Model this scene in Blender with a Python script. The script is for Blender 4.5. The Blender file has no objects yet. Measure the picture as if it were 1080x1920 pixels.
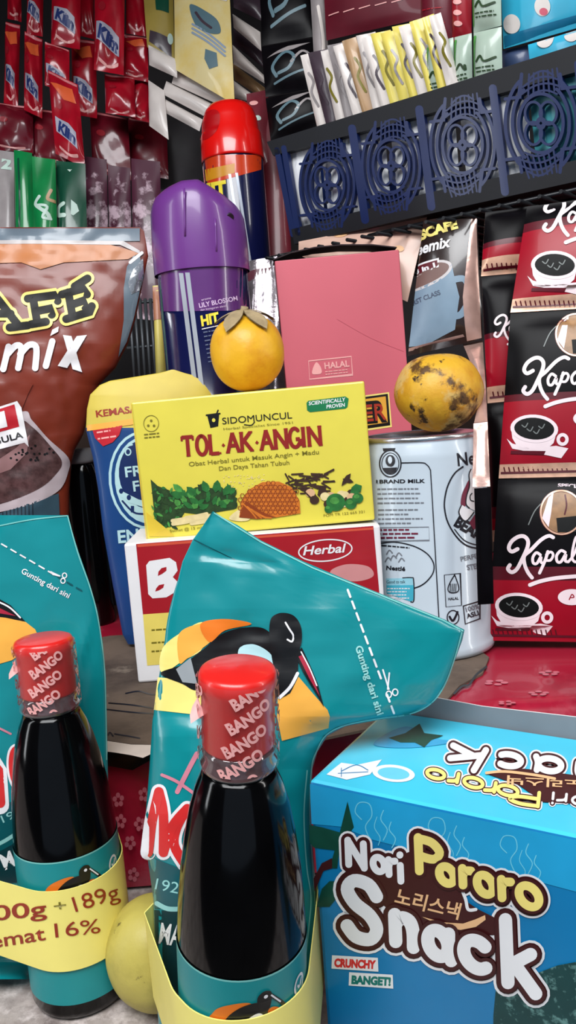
import bpy, bmesh, math, random
import numpy as np
from mathutils import Vector as V, Matrix, Quaternion, noise
from mathutils.geometry import tessellate_polygon
RND = random.Random(7)
SC = bpy.context.scene
COL = SC.collection
sin, cos, pi, R = math.sin, math.cos, math.pi, math.radians

# ------------------------------------------------------------------ camera
F = 1500.0
PITCH, ROLL = R(8.5), R(4.3)
CAM = V((0, 0, 1.05))
FWD = V((0, cos(PITCH), -sin(PITCH)))
UP0 = V((0, sin(PITCH), cos(PITCH)))
CR = V((1, 0, 0)) * cos(ROLL) - UP0 * sin(ROLL)
CU = V((1, 0, 0)) * sin(ROLL) + UP0 * cos(ROLL)

def ray(px, py):
    return FWD + CR * ((px - 540) / F) + CU * ((960 - py) / F)
def pt(px, py, d):
    return CAM + ray(px, py) * d
def on_z(px, py, z):
    r = ray(px, py)
    return CAM + r * ((z - CAM.z) / r.z)
def proj(p):
    q = p - CAM
    d = q.dot(FWD)
    return (540 + F * q.dot(CR) / d, 960 - F * q.dot(CU) / d, d)

cd = bpy.data.cameras.new('camera')
cam = bpy.data.objects.new('camera', cd)
COL.objects.link(cam)
cam.matrix_world = Matrix.Translation(CAM) @ Matrix((CR, CU, -FWD)).transposed().to_4x4()
cd.sensor_fit = 'VERTICAL'
cd.sensor_height = 36
cd.lens = F / 1920 * 36
cd.clip_start = 0.01
SC.camera = cam

# --------------------------------------------------------------- materials
def lin(c):
    return tuple((x / 12.92 if x <= .04045 else ((x + .055) / 1.055) ** 2.4) for x in [v / 255 for v in c])
MATS = {}
def mat(name, rgb, rough=.45, metal=0., coat=0., var=.06, scale=60., bump=0., bscale=200., alpha=1., spec=.5, trans=0., emit=0.):
    if name in MATS:
        return MATS[name]
    m = bpy.data.materials.new(name)
    m.use_nodes = True
    nt = m.node_tree
    n, l = nt.nodes, nt.links
    b = n['Principled BSDF']
    c = lin(rgb)
    tc = n.new('ShaderNodeTexCoord')
    nz = n.new('ShaderNodeTexNoise')
    nz.inputs['Scale'].default_value = scale
    nz.inputs['Detail'].default_value = 3
    l.new(tc.outputs['Object'], nz.inputs['Vector'])
    cr = n.new('ShaderNodeValToRGB')
    cr.color_ramp.elements[0].position = .3
    cr.color_ramp.elements[1].position = .7
    cr.color_ramp.elements[0].color = (*[max(0, x * (1 - var)) for x in c], 1)
    cr.color_ramp.elements[1].color = (*[min(1, x * (1 + var)) for x in c], 1)
    l.new(nz.outputs['Fac'], cr.inputs['Fac'])
    l.new(cr.outputs['Color'], b.inputs['Base Color'])
    b.inputs['Roughness'].default_value = rough
    b.inputs['Metallic'].default_value = metal
    b.inputs['Coat Weight'].default_value = coat
    b.inputs['Coat Roughness'].default_value = .06
    b.inputs['Specular IOR Level'].default_value = spec
    b.inputs['Alpha'].default_value = alpha
    b.inputs['Transmission Weight'].default_value = trans
    if bump:
        bn = n.new('ShaderNodeTexNoise')
        bn.inputs['Scale'].default_value = bscale
        bn.inputs['Detail'].default_value = 4
        l.new(tc.outputs['Object'], bn.inputs['Vector'])
        bp = n.new('ShaderNodeBump')
        bp.inputs['Strength'].default_value = bump
        bp.inputs['Distance'].default_value = .002
        l.new(bn.outputs['Fac'], bp.inputs['Height'])
        l.new(bp.outputs['Normal'], b.inputs['Normal'])
    if emit:
        b.inputs['Emission Color'].default_value = (*c, 1)
        b.inputs['Emission Strength'].default_value = emit
    MATS[name] = m
    return m

def blotchy(name, base, spots, scale, lo, hi, rough=.5, bump=0., bscale=150, coat=0., detail=6, more=None):
    """base colour with noise blotches of a second colour (and a third on another scale)"""
    m = mat(name, base, rough, coat=coat, bump=bump, bscale=bscale, var=.12, scale=scale * .4)
    nt = m.node_tree
    n, l = nt.nodes, nt.links
    b = n['Principled BSDF']
    src = b.inputs['Base Color'].links[0].from_socket
    tc = [x for x in n if x.type == 'TEX_COORD'][0]
    for k, (col, sc, a, z) in enumerate([(spots, scale, lo, hi)] + (more or [])):
        nz = n.new('ShaderNodeTexNoise')
        nz.inputs['Scale'].default_value = sc
        nz.inputs['Detail'].default_value = detail
        nz.inputs['Roughness'].default_value = .65
        l.new(tc.outputs['Object'], nz.inputs['Vector'])
        mr = n.new('ShaderNodeMapRange')
        mr.inputs[1].default_value = a
        mr.inputs[2].default_value = z
        l.new(nz.outputs['Fac'], mr.inputs[0])
        mx = n.new('ShaderNodeMix')
        mx.data_type = 'RGBA'
        l.new(mr.outputs[0], mx.inputs[0])
        l.new(src, mx.inputs[6])
        mx.inputs[7].default_value = (*lin(col), 1)
        src = mx.outputs[2]
    l.new(src, b.inputs['Base Color'])
    return m

# ------------------------------------------------------------ mesh builder
class MB:
    def __init__(s):
        s.v, s.f, s.m, s.s, s.mats = [], [], [], [], []
    def mi(s, m):
        if m not in s.mats:
            s.mats.append(m)
        return s.mats.index(m)
    def add(s, vs, fs, m, smooth=False):
        b = len(s.v)
        i = s.mi(m)
        s.v.extend(V(x) for x in vs)
        for f in fs:
            s.f.append(tuple(b + k for k in f))
            s.m.append(i)
            s.s.append(smooth)
    def grid(s, P, m, smooth=True, wrap=False):
        """P[row][col] points; m material or function(row, col)"""
        nr, nc = len(P), len(P[0])
        b = len(s.v)
        for r_ in P:
            s.v.extend(V(x) for x in r_)
        for i in range(nr - 1):
            for j in range(nc if wrap else nc - 1):
                k = (j + 1) % nc
                s.f.append((b + i * nc + j, b + i * nc + k, b + (i + 1) * nc + k, b + (i + 1) * nc + j))
                s.m.append(s.mi(m(i, j) if callable(m) else m))
                s.s.append(smooth)
        return b
    def box(s, c8, m):
        """8 corners: bottom 0-3 ccw, top 4-7"""
        s.add(c8, [(3, 2, 1, 0), (4, 5, 6, 7), (0, 1, 5, 4), (1, 2, 6, 5), (2, 3, 7, 6), (3, 0, 4, 7)], m)
    def abox(s, lo, hi, m):
        x, y, z = lo
        X, Y, Z = hi
        s.box([(x, y, z), (X, y, z), (X, Y, z), (x, Y, z), (x, y, Z), (X, y, Z), (X, Y, Z), (x, Y, Z)], m)
    def tube(s, pts, r, m, n=8, caps=True):
        pts = [V(p) for p in pts]
        rr = r if isinstance(r, (list, tuple)) else [r] * len(pts)
        P = []
        ref = V((.13, .27, .95))
        for i, p in enumerate(pts):
            t = (pts[min(i + 1, len(pts) - 1)] - pts[max(i - 1, 0)]).normalized()
            a = t.cross(ref)
            if a.length < .1:
                a = t.cross(V((1, 0, 0)))
            a.normalize()
            b = t.cross(a)
            P.append([p + (a * cos(2 * pi * k / n) + b * sin(2 * pi * k / n)) * rr[i] for k in range(n)])
        b0 = s.grid(P, m, True, True)
        if caps:
            i = s.mi(m)
            for ring in (range(b0, b0 + n), range(b0 + (len(P) - 1) * n, b0 + len(P) * n)):
                s.f.append(tuple(ring)); s.m.append(i); s.s.append(False)
    def lathe(s, M, prof, m, n=48, smooth=True, cap0=True, cap1=True):
        """prof [(r,z)] in frame M; m material or fn(row,col)"""
        P = [[M @ V((r * cos(2 * pi * k / n), r * sin(2 * pi * k / n), z)) for k in range(n)] for r, z in prof]
        b0 = s.grid(P, m, smooth, True)
        for on, row in ((cap0, 0), (cap1, len(P) - 1)):
            if on:
                i = s.mi(m(min(row, len(P) - 2), 0) if callable(m) else m)
                s.f.append(tuple(range(b0 + row * n, b0 + row * n + n))); s.m.append(i); s.s.append(False)
    def build(s, name, parent=None, loc=None, fixn=True, merge=0):
        me = bpy.data.meshes.new(name)
        root = parent
        while root is not None and root.parent is not None:
            root = root.parent
        o0 = V(root.location) if root is not None else (V(loc) if loc is not None else V((0, 0, 0)))
        me.from_pydata([tuple(x - o0) for x in s.v], [], s.f)
        for m in s.mats:
            me.materials.append(m)
        me.polygons.foreach_set('material_index', s.m)
        me.polygons.foreach_set('use_smooth', s.s)
        if fixn or merge:
            bm = bmesh.new()
            bm.from_mesh(me)
            if merge:
                bmesh.ops.remove_doubles(bm, verts=bm.verts, dist=merge)
            if fixn:
                bmesh.ops.recalc_face_normals(bm, faces=bm.faces)
            bm.to_mesh(me)
            bm.free()
        me.update()
        o = bpy.data.objects.new(name, me)
        COL.objects.link(o)
        if parent is not None:
            o.parent = parent
        else:
            o.location = o0
        return o

def tag(o, label=None, cat=None, group=None, kind=None):
    if label: o['label'] = label
    if cat: o['category'] = cat
    if group: o['group'] = group
    if kind: o['kind'] = kind
    return o
def thing(name, label, cat, loc, group=None):
    o = bpy.data.objects.new(name, None)
    o.empty_display_size = .02
    COL.objects.link(o)
    o.location = loc
    return tag(o, label, cat, group)

# --------------------------------------------------------------- 2D shapes
_TX = {}
def text2d(s, bold=0., shear=0., space=1.):
    k = (s, bold, shear, space)
    if k not in _TX:
        cu = bpy.data.curves.new('t', 'FONT')
        cu.body = s
        cu.fill_mode = 'FRONT'
        cu.offset = bold
        cu.shear = shear
        cu.space_character = space
        cu.resolution_u = 4
        o = bpy.data.objects.new('t', cu)
        me = bpy.data.meshes.new_from_object(o)
        vs = [(v.co.x, v.co.y) for v in me.vertices]
        fs = [tuple(p.vertices) for p in me.polygons]
        bpy.data.objects.remove(o)
        bpy.data.curves.remove(cu)
        bpy.data.meshes.remove(me)
        _TX[k] = (vs, fs)
    return _TX[k]
def catmull(pts, n=6, closed=False):
    P = [V((p[0], p[1])) for p in pts]
    if len(P) < 3:
        return P
    out = []
    N = len(P)
    for i in range(N if closed else N - 1):
        p0 = P[(i - 1) % N] if closed or i > 0 else P[0]
        p1, p2 = P[i], P[(i + 1) % N]
        p3 = P[(i + 2) % N] if closed or i + 2 < N else P[-1]
        for k in range(n):
            t = k / n
            out.append(.5 * ((2 * p1) + (p2 - p0) * t + (2 * p0 - 5 * p1 + 4 * p2 - p3) * t * t + (3 * p1 - p0 - 3 * p2 + p3) * t ** 3))
    if not closed:
        out.append(P[-1])
    return out
def ribbon(pts, w, closed=False, smooth=True, cap=True):
    P = catmull(pts, 5, closed) if smooth else [V((p[0], p[1])) for p in pts]
    Q = [P[0]]
    for p in P[1:]:
        if (p - Q[-1]).length > 1e-6:
            Q.append(p)
    if closed and (Q[0] - Q[-1]).length < 1e-6:
        Q.pop()
    P = Q
    N = len(P)
    if N < 2:
        return [], []
    r = w / 2
    vs, fs = [], []
    for i in range(N):
        a = P[(i - 1) % N] if closed or i > 0 else P[0]
        b = P[(i + 1) % N] if closed or i < N - 1 else P[-1]
        t = (b - a).normalized()
        n = V((-t.y, t.x))
        if not smooth and 0 < i < N - 1:
            t0 = (P[i] - P[i - 1]).normalized()
            n = n / max(.5, n.dot(V((-t0.y, t0.x))))
        vs += [P[i] + n * r, P[i] - n * r]
    for i in range(N if closed else N - 1):
        j = (i + 1) % N
        fs.append((2 * i, 2 * i + 1, 2 * j + 1, 2 * j))
    if cap and not closed:
        for (p, q, i0) in ((P[0], P[1], 0), (P[-1], P[-2], 2 * (N - 1))):
            t = (p - q).normalized()
            n = V((-t.y, t.x))
            b = len(vs)
            vs += [p + (n * cos(a) + t * sin(a)) * r for a in [pi * k / 8 for k in range(9)]]
            fs.append(tuple(range(b, b + 9)))
    return [(v.x, v.y) for v in vs], fs
def ell(cx, cy, rx, ry, rot=0, n=28, a0=0, a1=2 * pi):
    full = abs(a1 - a0 - 2 * pi) < 1e-6
    c, s_ = cos(rot), sin(rot)
    return [(cx + rx * cos(a) * c - ry * sin(a) * s_, cy + rx * cos(a) * s_ + ry * sin(a) * c)
            for a in [a0 + (a1 - a0) * k / (n if full else n - 1) for k in range(n)]]
def rrect(x0, y0, x1, y1, r, n=4):
    out = []
    for (cx, cy, a) in ((x1 - r, y1 - r, 0), (x0 + r, y1 - r, pi / 2), (x0 + r, y0 + r, pi), (x1 - r, y0 + r, 1.5 * pi)):
        out += [(cx + r * cos(a + pi / 2 * k / n), cy + r * sin(a + pi / 2 * k / n)) for k in range(n + 1)]
    return out

class Dec:
    """prints flat 2D shapes onto a surface: hit(x, y, lift) -> point"""
    def __init__(s, mb, hit, step=None, yd=True, base=.00016, lay=.00007, smooth=None, pre=None, clip=None):
        s.mb, s.hit, s.step, s.yd, s.base, s.lay, s.pre = mb, hit, step, yd, base, lay, pre
        s.smooth = (step is not None) if smooth is None else smooth
        s.k = 0
        s.clip = clip
    def put(s, vs, fs, m, lay):
        if not fs:
            return
        if s.pre:
            vs = [s.pre(*v) for v in vs]
        if s.step or s.clip:
            bm = bmesh.new()
            bv = [bm.verts.new((v[0], v[1], 0)) for v in vs]
            for f in fs:
                try:
                    bm.faces.new([bv[i] for i in f])
                except ValueError:
                    pass
            if s.clip:
                x0, y0, x1, y1 = s.clip
                for co, no in (((x0, 0, 0), (-1, 0, 0)), ((x1, 0, 0), (1, 0, 0)), ((0, y0, 0), (0, -1, 0)), ((0, y1, 0), (0, 1, 0))):
                    bmesh.ops.bisect_plane(bm, geom=bm.verts[:] + bm.edges[:] + bm.faces[:], plane_co=co, plane_no=no, clear_outer=True)
            if s.step and len(bm.verts):
                for ax in (0, 1):
                    st = s.step[ax] if isinstance(s.step, tuple) else s.step
                    if not st:
                        continue
                    lo = min(v.co[ax] for v in bm.verts)
                    hi = max(v.co[ax] for v in bm.verts)
                    k = math.floor(lo / st) + 1
                    while k * st < hi - 1e-9:
                        co = [0, 0, 0]; no = [0, 0, 0]
                        co[ax] = k * st; no[ax] = 1
                        bmesh.ops.bisect_plane(bm, geom=bm.verts[:] + bm.edges[:] + bm.faces[:], plane_co=co, plane_no=no, dist=st * 1e-4)
                        k += 1
            bm.verts.index_update()
            vs = [(v.co.x, v.co.y) for v in bm.verts]
            fs = [tuple(v.index for v in f.verts) for f in bm.faces]
            bm.free()
        s.k += 1
        L = s.base + s.lay * lay + 2e-7 * (s.k % 60)
        s.mb.add([s.hit(x, y, L) for x, y in vs], fs, m, s.smooth)
    def poly(s, pts, m, lay=0, holes=(), curve=False):
        if curve:
            pts = [(p.x, p.y) for p in catmull(pts, 6, True)]
        loops = [[V((p[0], p[1], 0)) for p in pts]] + [[V((p[0], p[1], 0)) for p in h] for h in holes]
        vs = [(p.x, p.y) for L in loops for p in L]
        s.put(vs, [tuple(t) for t in tessellate_polygon(loops)], m, lay)
    def stroke(s, pts, w, m, lay=0, closed=False, smooth=True, cap=True):
        vs, fs = ribbon(pts, w, closed, smooth, cap)
        s.put(vs, fs, m, lay)
    def disc(s, cx, cy, rx, ry, m, lay=0, rot=0, n=28):
        p = ell(cx, cy, rx, ry, rot, n)
        s.put([(cx, cy)] + p, [(0, 1 + k, 1 + (k + 1) % n) for k in range(n)], m, lay)
    def text(s, txt, p0, p1, h, m, lay=1, bold=0., shear=0., space=1., lean=0.):
        """baseline from p0 to p1 (text is stretched to it), h the cap height; lean skews the verticals (in units of h along the baseline)"""
        vs, fs = text2d(txt, bold, shear, space)
        if not vs:
            return
        x0 = min(v[0] for v in vs); x1 = max(v[0] for v in vs)
        dx, dy = p1[0] - p0[0], p1[1] - p0[1]
        L = math.hypot(dx, dy)
        ux, uy = dx / L, dy / L
        nx, ny = (uy, -ux) if s.yd else (-uy, ux)
        k = L / (x1 - x0)
        H = h / .73
        s.put([(p0[0] + ux * (v[0] - x0) * k + (nx + ux * lean) * v[1] * H, p0[1] + uy * (v[0] - x0) * k + (ny + uy * lean) * v[1] * H) for v in vs], fs, m, lay)
    def lines(s, p0, p1, n, gap, h, m, lay=0, jit=.3):
        """n lines of illegible small print as short dashes"""
        dx, dy = p1[0] - p0[0], p1[1] - p0[1]
        L = math.hypot(dx, dy)
        ux, uy = dx / L, dy / L
        nx, ny = (-uy, ux) if s.yd else (uy, -ux)
        for i in range(n):
            end = L * (1 - RND.random() * jit)
            t = 0
            while t < end:
                w = min(end - t, h * RND.uniform(1.5, 5))
                a = (p0[0] + ux * t + nx * gap * i, p0[1] + uy * t + ny * gap * i)
                b = (a[0] + ux * w, a[1] + uy * w)
                s.put([a, b, (b[0] + nx * h, b[1] + ny * h), (a[0] + nx * h, a[1] + ny * h)], [(0, 1, 2, 3)], m, lay)
                t += w + h * .7

# stroke letters in a unit cell (cap height 1, x height .6)
def arc(cx, cy, rx, ry, a0, a1, n=10):
    return [(cx + rx * cos(R(a0 + (a1 - a0) * k / n)), cy + ry * sin(R(a0 + (a1 - a0) * k / n))) for k in range(n + 1)]
GL = {
    'N': [[(0, 0), (0, 1)], [(0, .98), (.55, .02)], [(.55, 0), (.55, 1)]],
    'o': [arc(.27, .3, .26, .29, 90, 450, 14)],
    'r': [[(0, 0), (0, .58)], [(0, .3), (.08, .5), (.3, .58)]],
    'i': [[(0, 0), (0, .52)], [(0, .86), (.005, .87)]],
    'P': [[(0, 0), (0, 1)], [(0, .97), (.35, .97), (.55, .74), (.38, .48), (0, .46)]],
    'S': [[(.56, .82), (.42, .98), (.16, .97), (.03, .78), (.16, .58), (.42, .45), (.54, .25), (.42, .04), (.16, 0), (0, .14)]],
    'n': [[(0, 0), (0, .6)], [(0, .36), (.14, .57), (.34, .56), (.42, .36), (.42, 0)]],
    'a': [arc(.24, .29, .24, .28, 90, 450, 14), [(.5, .58), (.49, .25), (.54, 0)]],
    'c': [arc(.27, .3, .27, .29, 50, 310, 12)],
    'k': [[(0, 0), (0, 1)], [(.02, .27), (.4, .6)], [(.12, .34), (.46, .0)]],
    'T': [[(0, 1), (.6, 1)], [(.3, 1), (.3, 0)]],
    'O': [arc(.3, .5, .27, .5, 90, 450, 16)],
    'L': [[(0, 1), (0, 0)], [(0, 0), (.45, 0)]],
    'A': [[(0, 0), (.3, 1)], [(.3, 1), (.6, 0)], [(.12, .35), (.48, .35)]],
    'K': [[(0, 0), (0, 1)], [(0, .42), (.5, 1)], [(.14, .55), (.52, 0)]],
    'G': [arc(.3, .5, .28, .5, 50, 320, 14), [(.56, .05), (.56, .42)], [(.34, .42), (.56, .42)]],
    'I': [[(0, 0), (0, 1)]],
    'B': [[(0, 0), (0, 1)], [(0, 1), (.35, 1), (.5, .77), (.35, .54), (0, .52)], [(0, .52), (.4, .5), (.56, .26), (.4, .0), (0, 0)]],
}
def letters(D, seq, w, m, lay):
    """seq of (char, origin, ex, ey): ex, ey the pixel vectors of one unit"""
    for ch, o, ex, ey in seq:
        for st in GL[ch]:
            P = [(o[0] + ex[0] * x + ey[0] * y, o[1] + ex[1] * x + ey[1] * y) for x, y in st]
            closed = len(P) > 13 and math.dist(P[0], P[-1]) < 1e-3 * max(1, abs(ex[0]))
            D.stroke(P[:-1] if closed else P, w, m, lay, closed=closed, smooth=len(P) > 2)

# ---------------------------------------------------------------- surfaces
def plane_hit(o, n):
    o, n = V(o), V(n)
    def hit(x, y, l=0):
        r = ray(x, y)
        return CAM + r * (((o - CAM).dot(n) + l) / r.dot(n))
    return hit
def lathe_hit(M, rad):
    """pixel -> point on a surface of revolution (frame M, radius rad(z))"""
    Mi = M.inverted()
    o = Mi @ CAM
    A3 = Mi.to_3x3()
    def hit(x, y, l=0):
        d = A3 @ ray(x, y)
        r = rad(.05) + l
        t = None
        for _ in range(8):
            a = d.x * d.x + d.y * d.y
            b = o.x * d.x + o.y * d.y
            c = o.x * o.x + o.y * o.y - r * r
            q = b * b - a * c
            t = (-b - math.sqrt(max(q, 0))) / a
            r = rad((o + d * t).z) + l
        p = o + d * t
        h = math.hypot(p.x, p.y)
        p.x *= r / h; p.y *= r / h
        return M @ p
    return hit
def interp(tab):
    xs = [a for a, _ in tab]; ys = [b for _, b in tab]
    def f(x):
        if x <= xs[0]: return ys[0]
        for i in range(len(xs) - 1):
            if x <= xs[i + 1]:
                t = (x - xs[i]) / (xs[i + 1] - xs[i])
                return ys[i] + (ys[i + 1] - ys[i]) * t
        return ys[-1]
    return f
def lm(fun, x, n=60):
    x = np.array(x, float); mu = 1e-3
    f = fun(x); e = f @ f
    for _ in range(n):
        J = np.empty((len(f), len(x)))
        for i in range(len(x)):
            h = 1e-5
            y = x.copy(); y[i] += h
            J[:, i] = (fun(y) - f) / h
        A = J.T @ J
        dx = np.linalg.solve(A + mu * np.diag(np.diag(A) + 1e-9), -J.T @ f)
        g = fun(x + dx); eg = g @ g
        if eg < e:
            x, f, e, mu = x + dx, g, eg, mu * .4
        else:
            mu *= 4
    return x
def fit_box(quad, d, tiltw=300.):
    """upright box front face from four picture corners TL TR BR BL at distance d of the bottom left: returns O (BL corner), ex, ey, ez(into depth), w, h"""
    def frame(x):
        yaw, tilt, rol = x[2:5]
        Rm = Matrix.Rotation(yaw, 3, 'Z') @ Matrix.Rotation(tilt, 3, 'X') @ Matrix.Rotation(rol, 3, 'Y')
        return pt(quad[3][0] + x[0] * 100, quad[3][1] + x[1] * 100, d), Rm @ V((1, 0, 0)), Rm @ V((0, 0, 1)), Rm @ V((0, 1, 0))
    def fun(x):
        O, ex, ey, ez = frame(x)
        w, h = x[5], x[6]
        res = []
        for P, q in zip((O + ey * h, O + ex * w + ey * h, O + ex * w, O), quad):
            a = proj(P)
            res += [a[0] - q[0], a[1] - q[1]]
        res += [x[3] * tiltw, x[4] * tiltw]
        return np.array(res)
    w0 = math.dist(quad[3], quad[2]) * d / F
    h0 = math.dist(quad[3], quad[0]) * d / F
    x = lm(fun, [0, 0, 0, 0, 0, w0, h0])
    O, ex, ey, ez = frame(x)
    return O, ex, ey, ez, x[5], x[6]
def carton(mb, O, ex, ey, ez, w, h, dp, mf, ms=None, mt=None, bev=.0012):
    """a carton with slightly rounded edges: front mf, sides ms, top mt"""
    ms = ms or mf; mt = mt or ms
    bm = bmesh.new()
    bmesh.ops.create_cube(bm, size=1)
    for v in bm.verts:
        v.co = O + ex * (w * (v.co.x + .5)) + ez * (dp * (v.co.y + .5)) + ey * (h * (v.co.z + .5))
    bmesh.ops.bevel(bm, geom=bm.edges[:], offset=bev, segments=2, affect='EDGES', profile=.5)
    bm.normal_update()
    vs = [v.co.copy() for v in bm.verts]
    bm.verts.index_update()
    cen = O + ex * w / 2 + ez * dp / 2 + ey * h / 2
    for f in bm.faces:
        n = f.normal
        if n.dot(f.calc_center_median() - cen) < 0: n = -n
        m = mf if n.dot(-ez) > .6 else (mt if abs(n.dot(ey)) > .6 else ms)
        mb.add([v.co for v in f.verts], [tuple(range(len(f.verts)))], m)
    bm.free()

def crinkle(seed, amp, fr=3.):
    rr = random.Random(seed)
    ws = [(rr.uniform(-1, 1) * fr * 2, rr.uniform(.4, 1) * fr * 2, rr.uniform(0, 6.3), rr.uniform(.4, 1)) for _ in range(5)]
    def f(u, v):
        return amp * sum(a * (1 - 2 * abs(((p * u + q * v + ph) / pi) % 2 - 1)) for p, q, ph, a in ws) / 3
    return f
class Sheet:
    """pillow packet on four world corners TL TR BR BL, u right, v up in 0..1"""
    def __init__(s, TL, TR, BR, BL, bulge=.004, back=None, seal=.07, wr=.0008, seed=1, fr=3.):
        s.c = [V(p) for p in (TL, TR, BR, BL)]
        s.n = (s.c[1] - s.c[3]).cross(s.c[0] - s.c[2]).normalized()
        if s.n.dot(CAM - s.c[0]) < 0:
            s.n = -s.n
        s.b, s.bk, s.seal = bulge, bulge * .8 if back is None else back, seal
        s.cr = crinkle(seed, wr, fr)
    def flat(s, u, v):
        TL, TR, BR, BL = s.c
        return (TL * (1 - u) + TR * u) * v + (BL * (1 - u) + BR * u) * (1 - v)
    def pf(s, u, v):
        a = max(0, 1 - (2 * u - 1) ** 2) ** .6
        w = (v - s.seal) / (1 - 2 * s.seal)
        b = max(0, 1 - (2 * min(1, max(0, w)) - 1) ** 2) ** .5
        return a * b
    def hit(s, u, v, l=0):
        e = min(1, 12 * min(u, 1 - u, v, 1 - v) + .15)
        return s.flat(u, v) + s.n * (s.b * s.pf(u, v) + s.cr(u, v) * e + l)
    def body(s, mb, m, nu=12, nv=16, mb_back=None):
        Fg = [[s.hit(i / nu, j / nv) for i in range(nu + 1)] for j in range(nv + 1)]
        Bg = [[s.flat(i / nu, j / nv) - s.n * (.0004 + s.bk * s.pf(i / nu, j / nv)) + s.n * (s.cr(i / nu, j / nv) * min(1, 12 * min(i / nu, 1 - i / nu, j / nv, 1 - j / nv) + .15)) for i in range(nu + 1)] for j in range(nv + 1)]
        mb.grid(Fg, m)
        mb.grid(Bg, mb_back or m)
        rim = [(0, i) for i in range(nu + 1)] + [(j, nu) for j in range(1, nv + 1)] + [(nv, i) for i in range(nu - 1, -1, -1)] + [(j, 0) for j in range(nv - 1, 0, -1)]
        mm = m(0, 0) if callable(m) else m
        vs = [Fg[j][i] for j, i in rim] + [Bg[j][i] for j, i in rim]
        N = len(rim)
        mb.add(vs, [(k, (k + 1) % N, N + (k + 1) % N, N + k) for k in range(N)], mm)
    def uv(s, px, py):
        u = v = .5
        for _ in range(9):
            a = proj(s.flat(u, v)); e = 1e-4
            bu = proj(s.flat(u + e, v)); bv = proj(s.flat(u, v + e))
            J = [(bu[0] - a[0]) / e, (bv[0] - a[0]) / e, (bu[1] - a[1]) / e, (bv[1] - a[1]) / e]
            det = J[0] * J[3] - J[1] * J[2]
            rx, ry = px - a[0], py - a[1]
            u += (J[3] * rx - J[1] * ry) / det
            v += (-J[2] * rx + J[0] * ry) / det
        return u, v
    def pxdec(s, mb, step=.06, clip=(.01, .01, .99, .99), **k):
        return Dec(mb, s.hit, step, yd=True, pre=s.uv, clip=clip, base=.0003, **k)
    def dec(s, mb, step=.09, **k):
        return Dec(mb, s.hit, step, yd=False, **k)
def sheet_px(q, **k):
    """q: four (px, py, depth) TL TR BR BL"""
    return Sheet(*[pt(*c) for c in q], **k)

class Pouch:
    """stand-up pouch: rows (py, xl, xr, swell) on a plane; front swells towards the camera"""
    def __init__(s, o, n, rows, pw=.55, back=.8, wr=None):
        s.o, s.n = V(o), V(n).normalized()
        s.rows = rows
        s.L = interp([(r[0], r[1]) for r in rows]); s.Rr = interp([(r[0], r[2]) for r in rows]); s.T = interp([(r[0], r[3]) for r in rows])
        s.pw, s.back, s.wr = pw, back, wr
    def base(s, x, y, l=0):
        r = ray(x, y)
        return CAM + r * (((s.o - CAM).dot(s.n) + l) / r.dot(s.n))
    def h(s, x, y):
        a, b = s.L(y), s.Rr(y)
        u = min(1, max(0, (x - a) / max(1e-3, b - a)))
        p = max(0, 1 - (2 * u - 1) ** 2) ** s.pw
        e = min(1, 6 * min(u, 1 - u))
        return s.T(y) * p + (s.wr(x, y) * e if s.wr else 0)
    def hit(s, x, y, l=0):
        return s.base(x, y, s.h(x, y) + l)
    def body(s, mb, m, nu=36, step=12, mback=None):
        y0, y1 = s.rows[0][0], s.rows[-1][0]
        ys = sorted(set([y0 + (y1 - y0) * k / int((y1 - y0) / step) for k in range(int((y1 - y0) / step) + 1)] + [r[0] for r in s.rows]))
        us = [(1 - cos(pi * k / nu)) / 2 for k in range(nu + 1)]
        X = lambda y, u: s.L(y) + (s.Rr(y) - s.L(y)) * u
        Fg = [[s.hit(X(y, u), y) for u in us] for y in ys]
        Bg = [[s.base(X(y, u), y, -.0006 - s.back * s.T(y) * max(0, 1 - (2 * u - 1) ** 2) ** s.pw + (s.wr(X(y, u), y) * min(1, 6 * min(u, 1 - u)) if s.wr else 0)) for u in us] for y in ys]
        mb.grid(Fg, m); mb.grid(Bg, mback or m)
        nr = len(ys) - 1
        rim = [(0, i) for i in range(nu + 1)] + [(j, nu) for j in range(1, nr + 1)] + [(nr, i) for i in range(nu - 1, -1, -1)] + [(j, 0) for j in range(nr - 1, 0, -1)]
        N = len(rim)
        mb.add([Fg[j][i] for j, i in rim] + [Bg[j][i] for j, i in rim], [(k, (k + 1) % N, N + (k + 1) % N, N + k) for k in range(N)], m(40, 0) if callable(m) else m)
# ------------------------------------------------------------- view, light
SC.view_settings.view_transform = 'Standard'
SC.view_settings.look = 'None'
SC.view_settings.gamma = 1
SC.view_settings.exposure = 0.0
SC.view_settings.use_curve_mapping = False
SC.cycles.max_bounces = 6
SC.cycles.diffuse_bounces = 3
SC.cycles.glossy_bounces = 3
SC.cycles.transparent_max_bounces = 12
SC.cycles.sample_clamp_indirect = 4
W = bpy.data.worlds.new('world')
SC.world = W
W.use_nodes = True
W.node_tree.nodes['Background'].inputs['Color'].default_value = (.62, .78, 1, 1)
W.node_tree.nodes['Background'].inputs['Strength'].default_value = .35
def area(name, loc, to, sx, sy, e, col=(1, 1, 1)):
    l = bpy.data.lights.new(name, 'AREA')
    l.shape = 'RECTANGLE'
    l.size, l.size_y, l.energy, l.color = sx, sy, e, col
    o = bpy.data.objects.new(name, l)
    COL.objects.link(o)
    o.location = loc
    o.rotation_euler = (V(to) - V(loc)).to_track_quat('-Z', 'Y').to_euler()
    return o
area('daylight_from_shop_front', (-.12, -.22, 1.72), (.02, .36, .93), .8, .45, 14, (.97, .985, 1))
area('daylight_from_side_window', (-.95, .10, 1.30), (0, .45, 1.05), .12, .9, 2.6, (.93, .97, 1))
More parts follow.
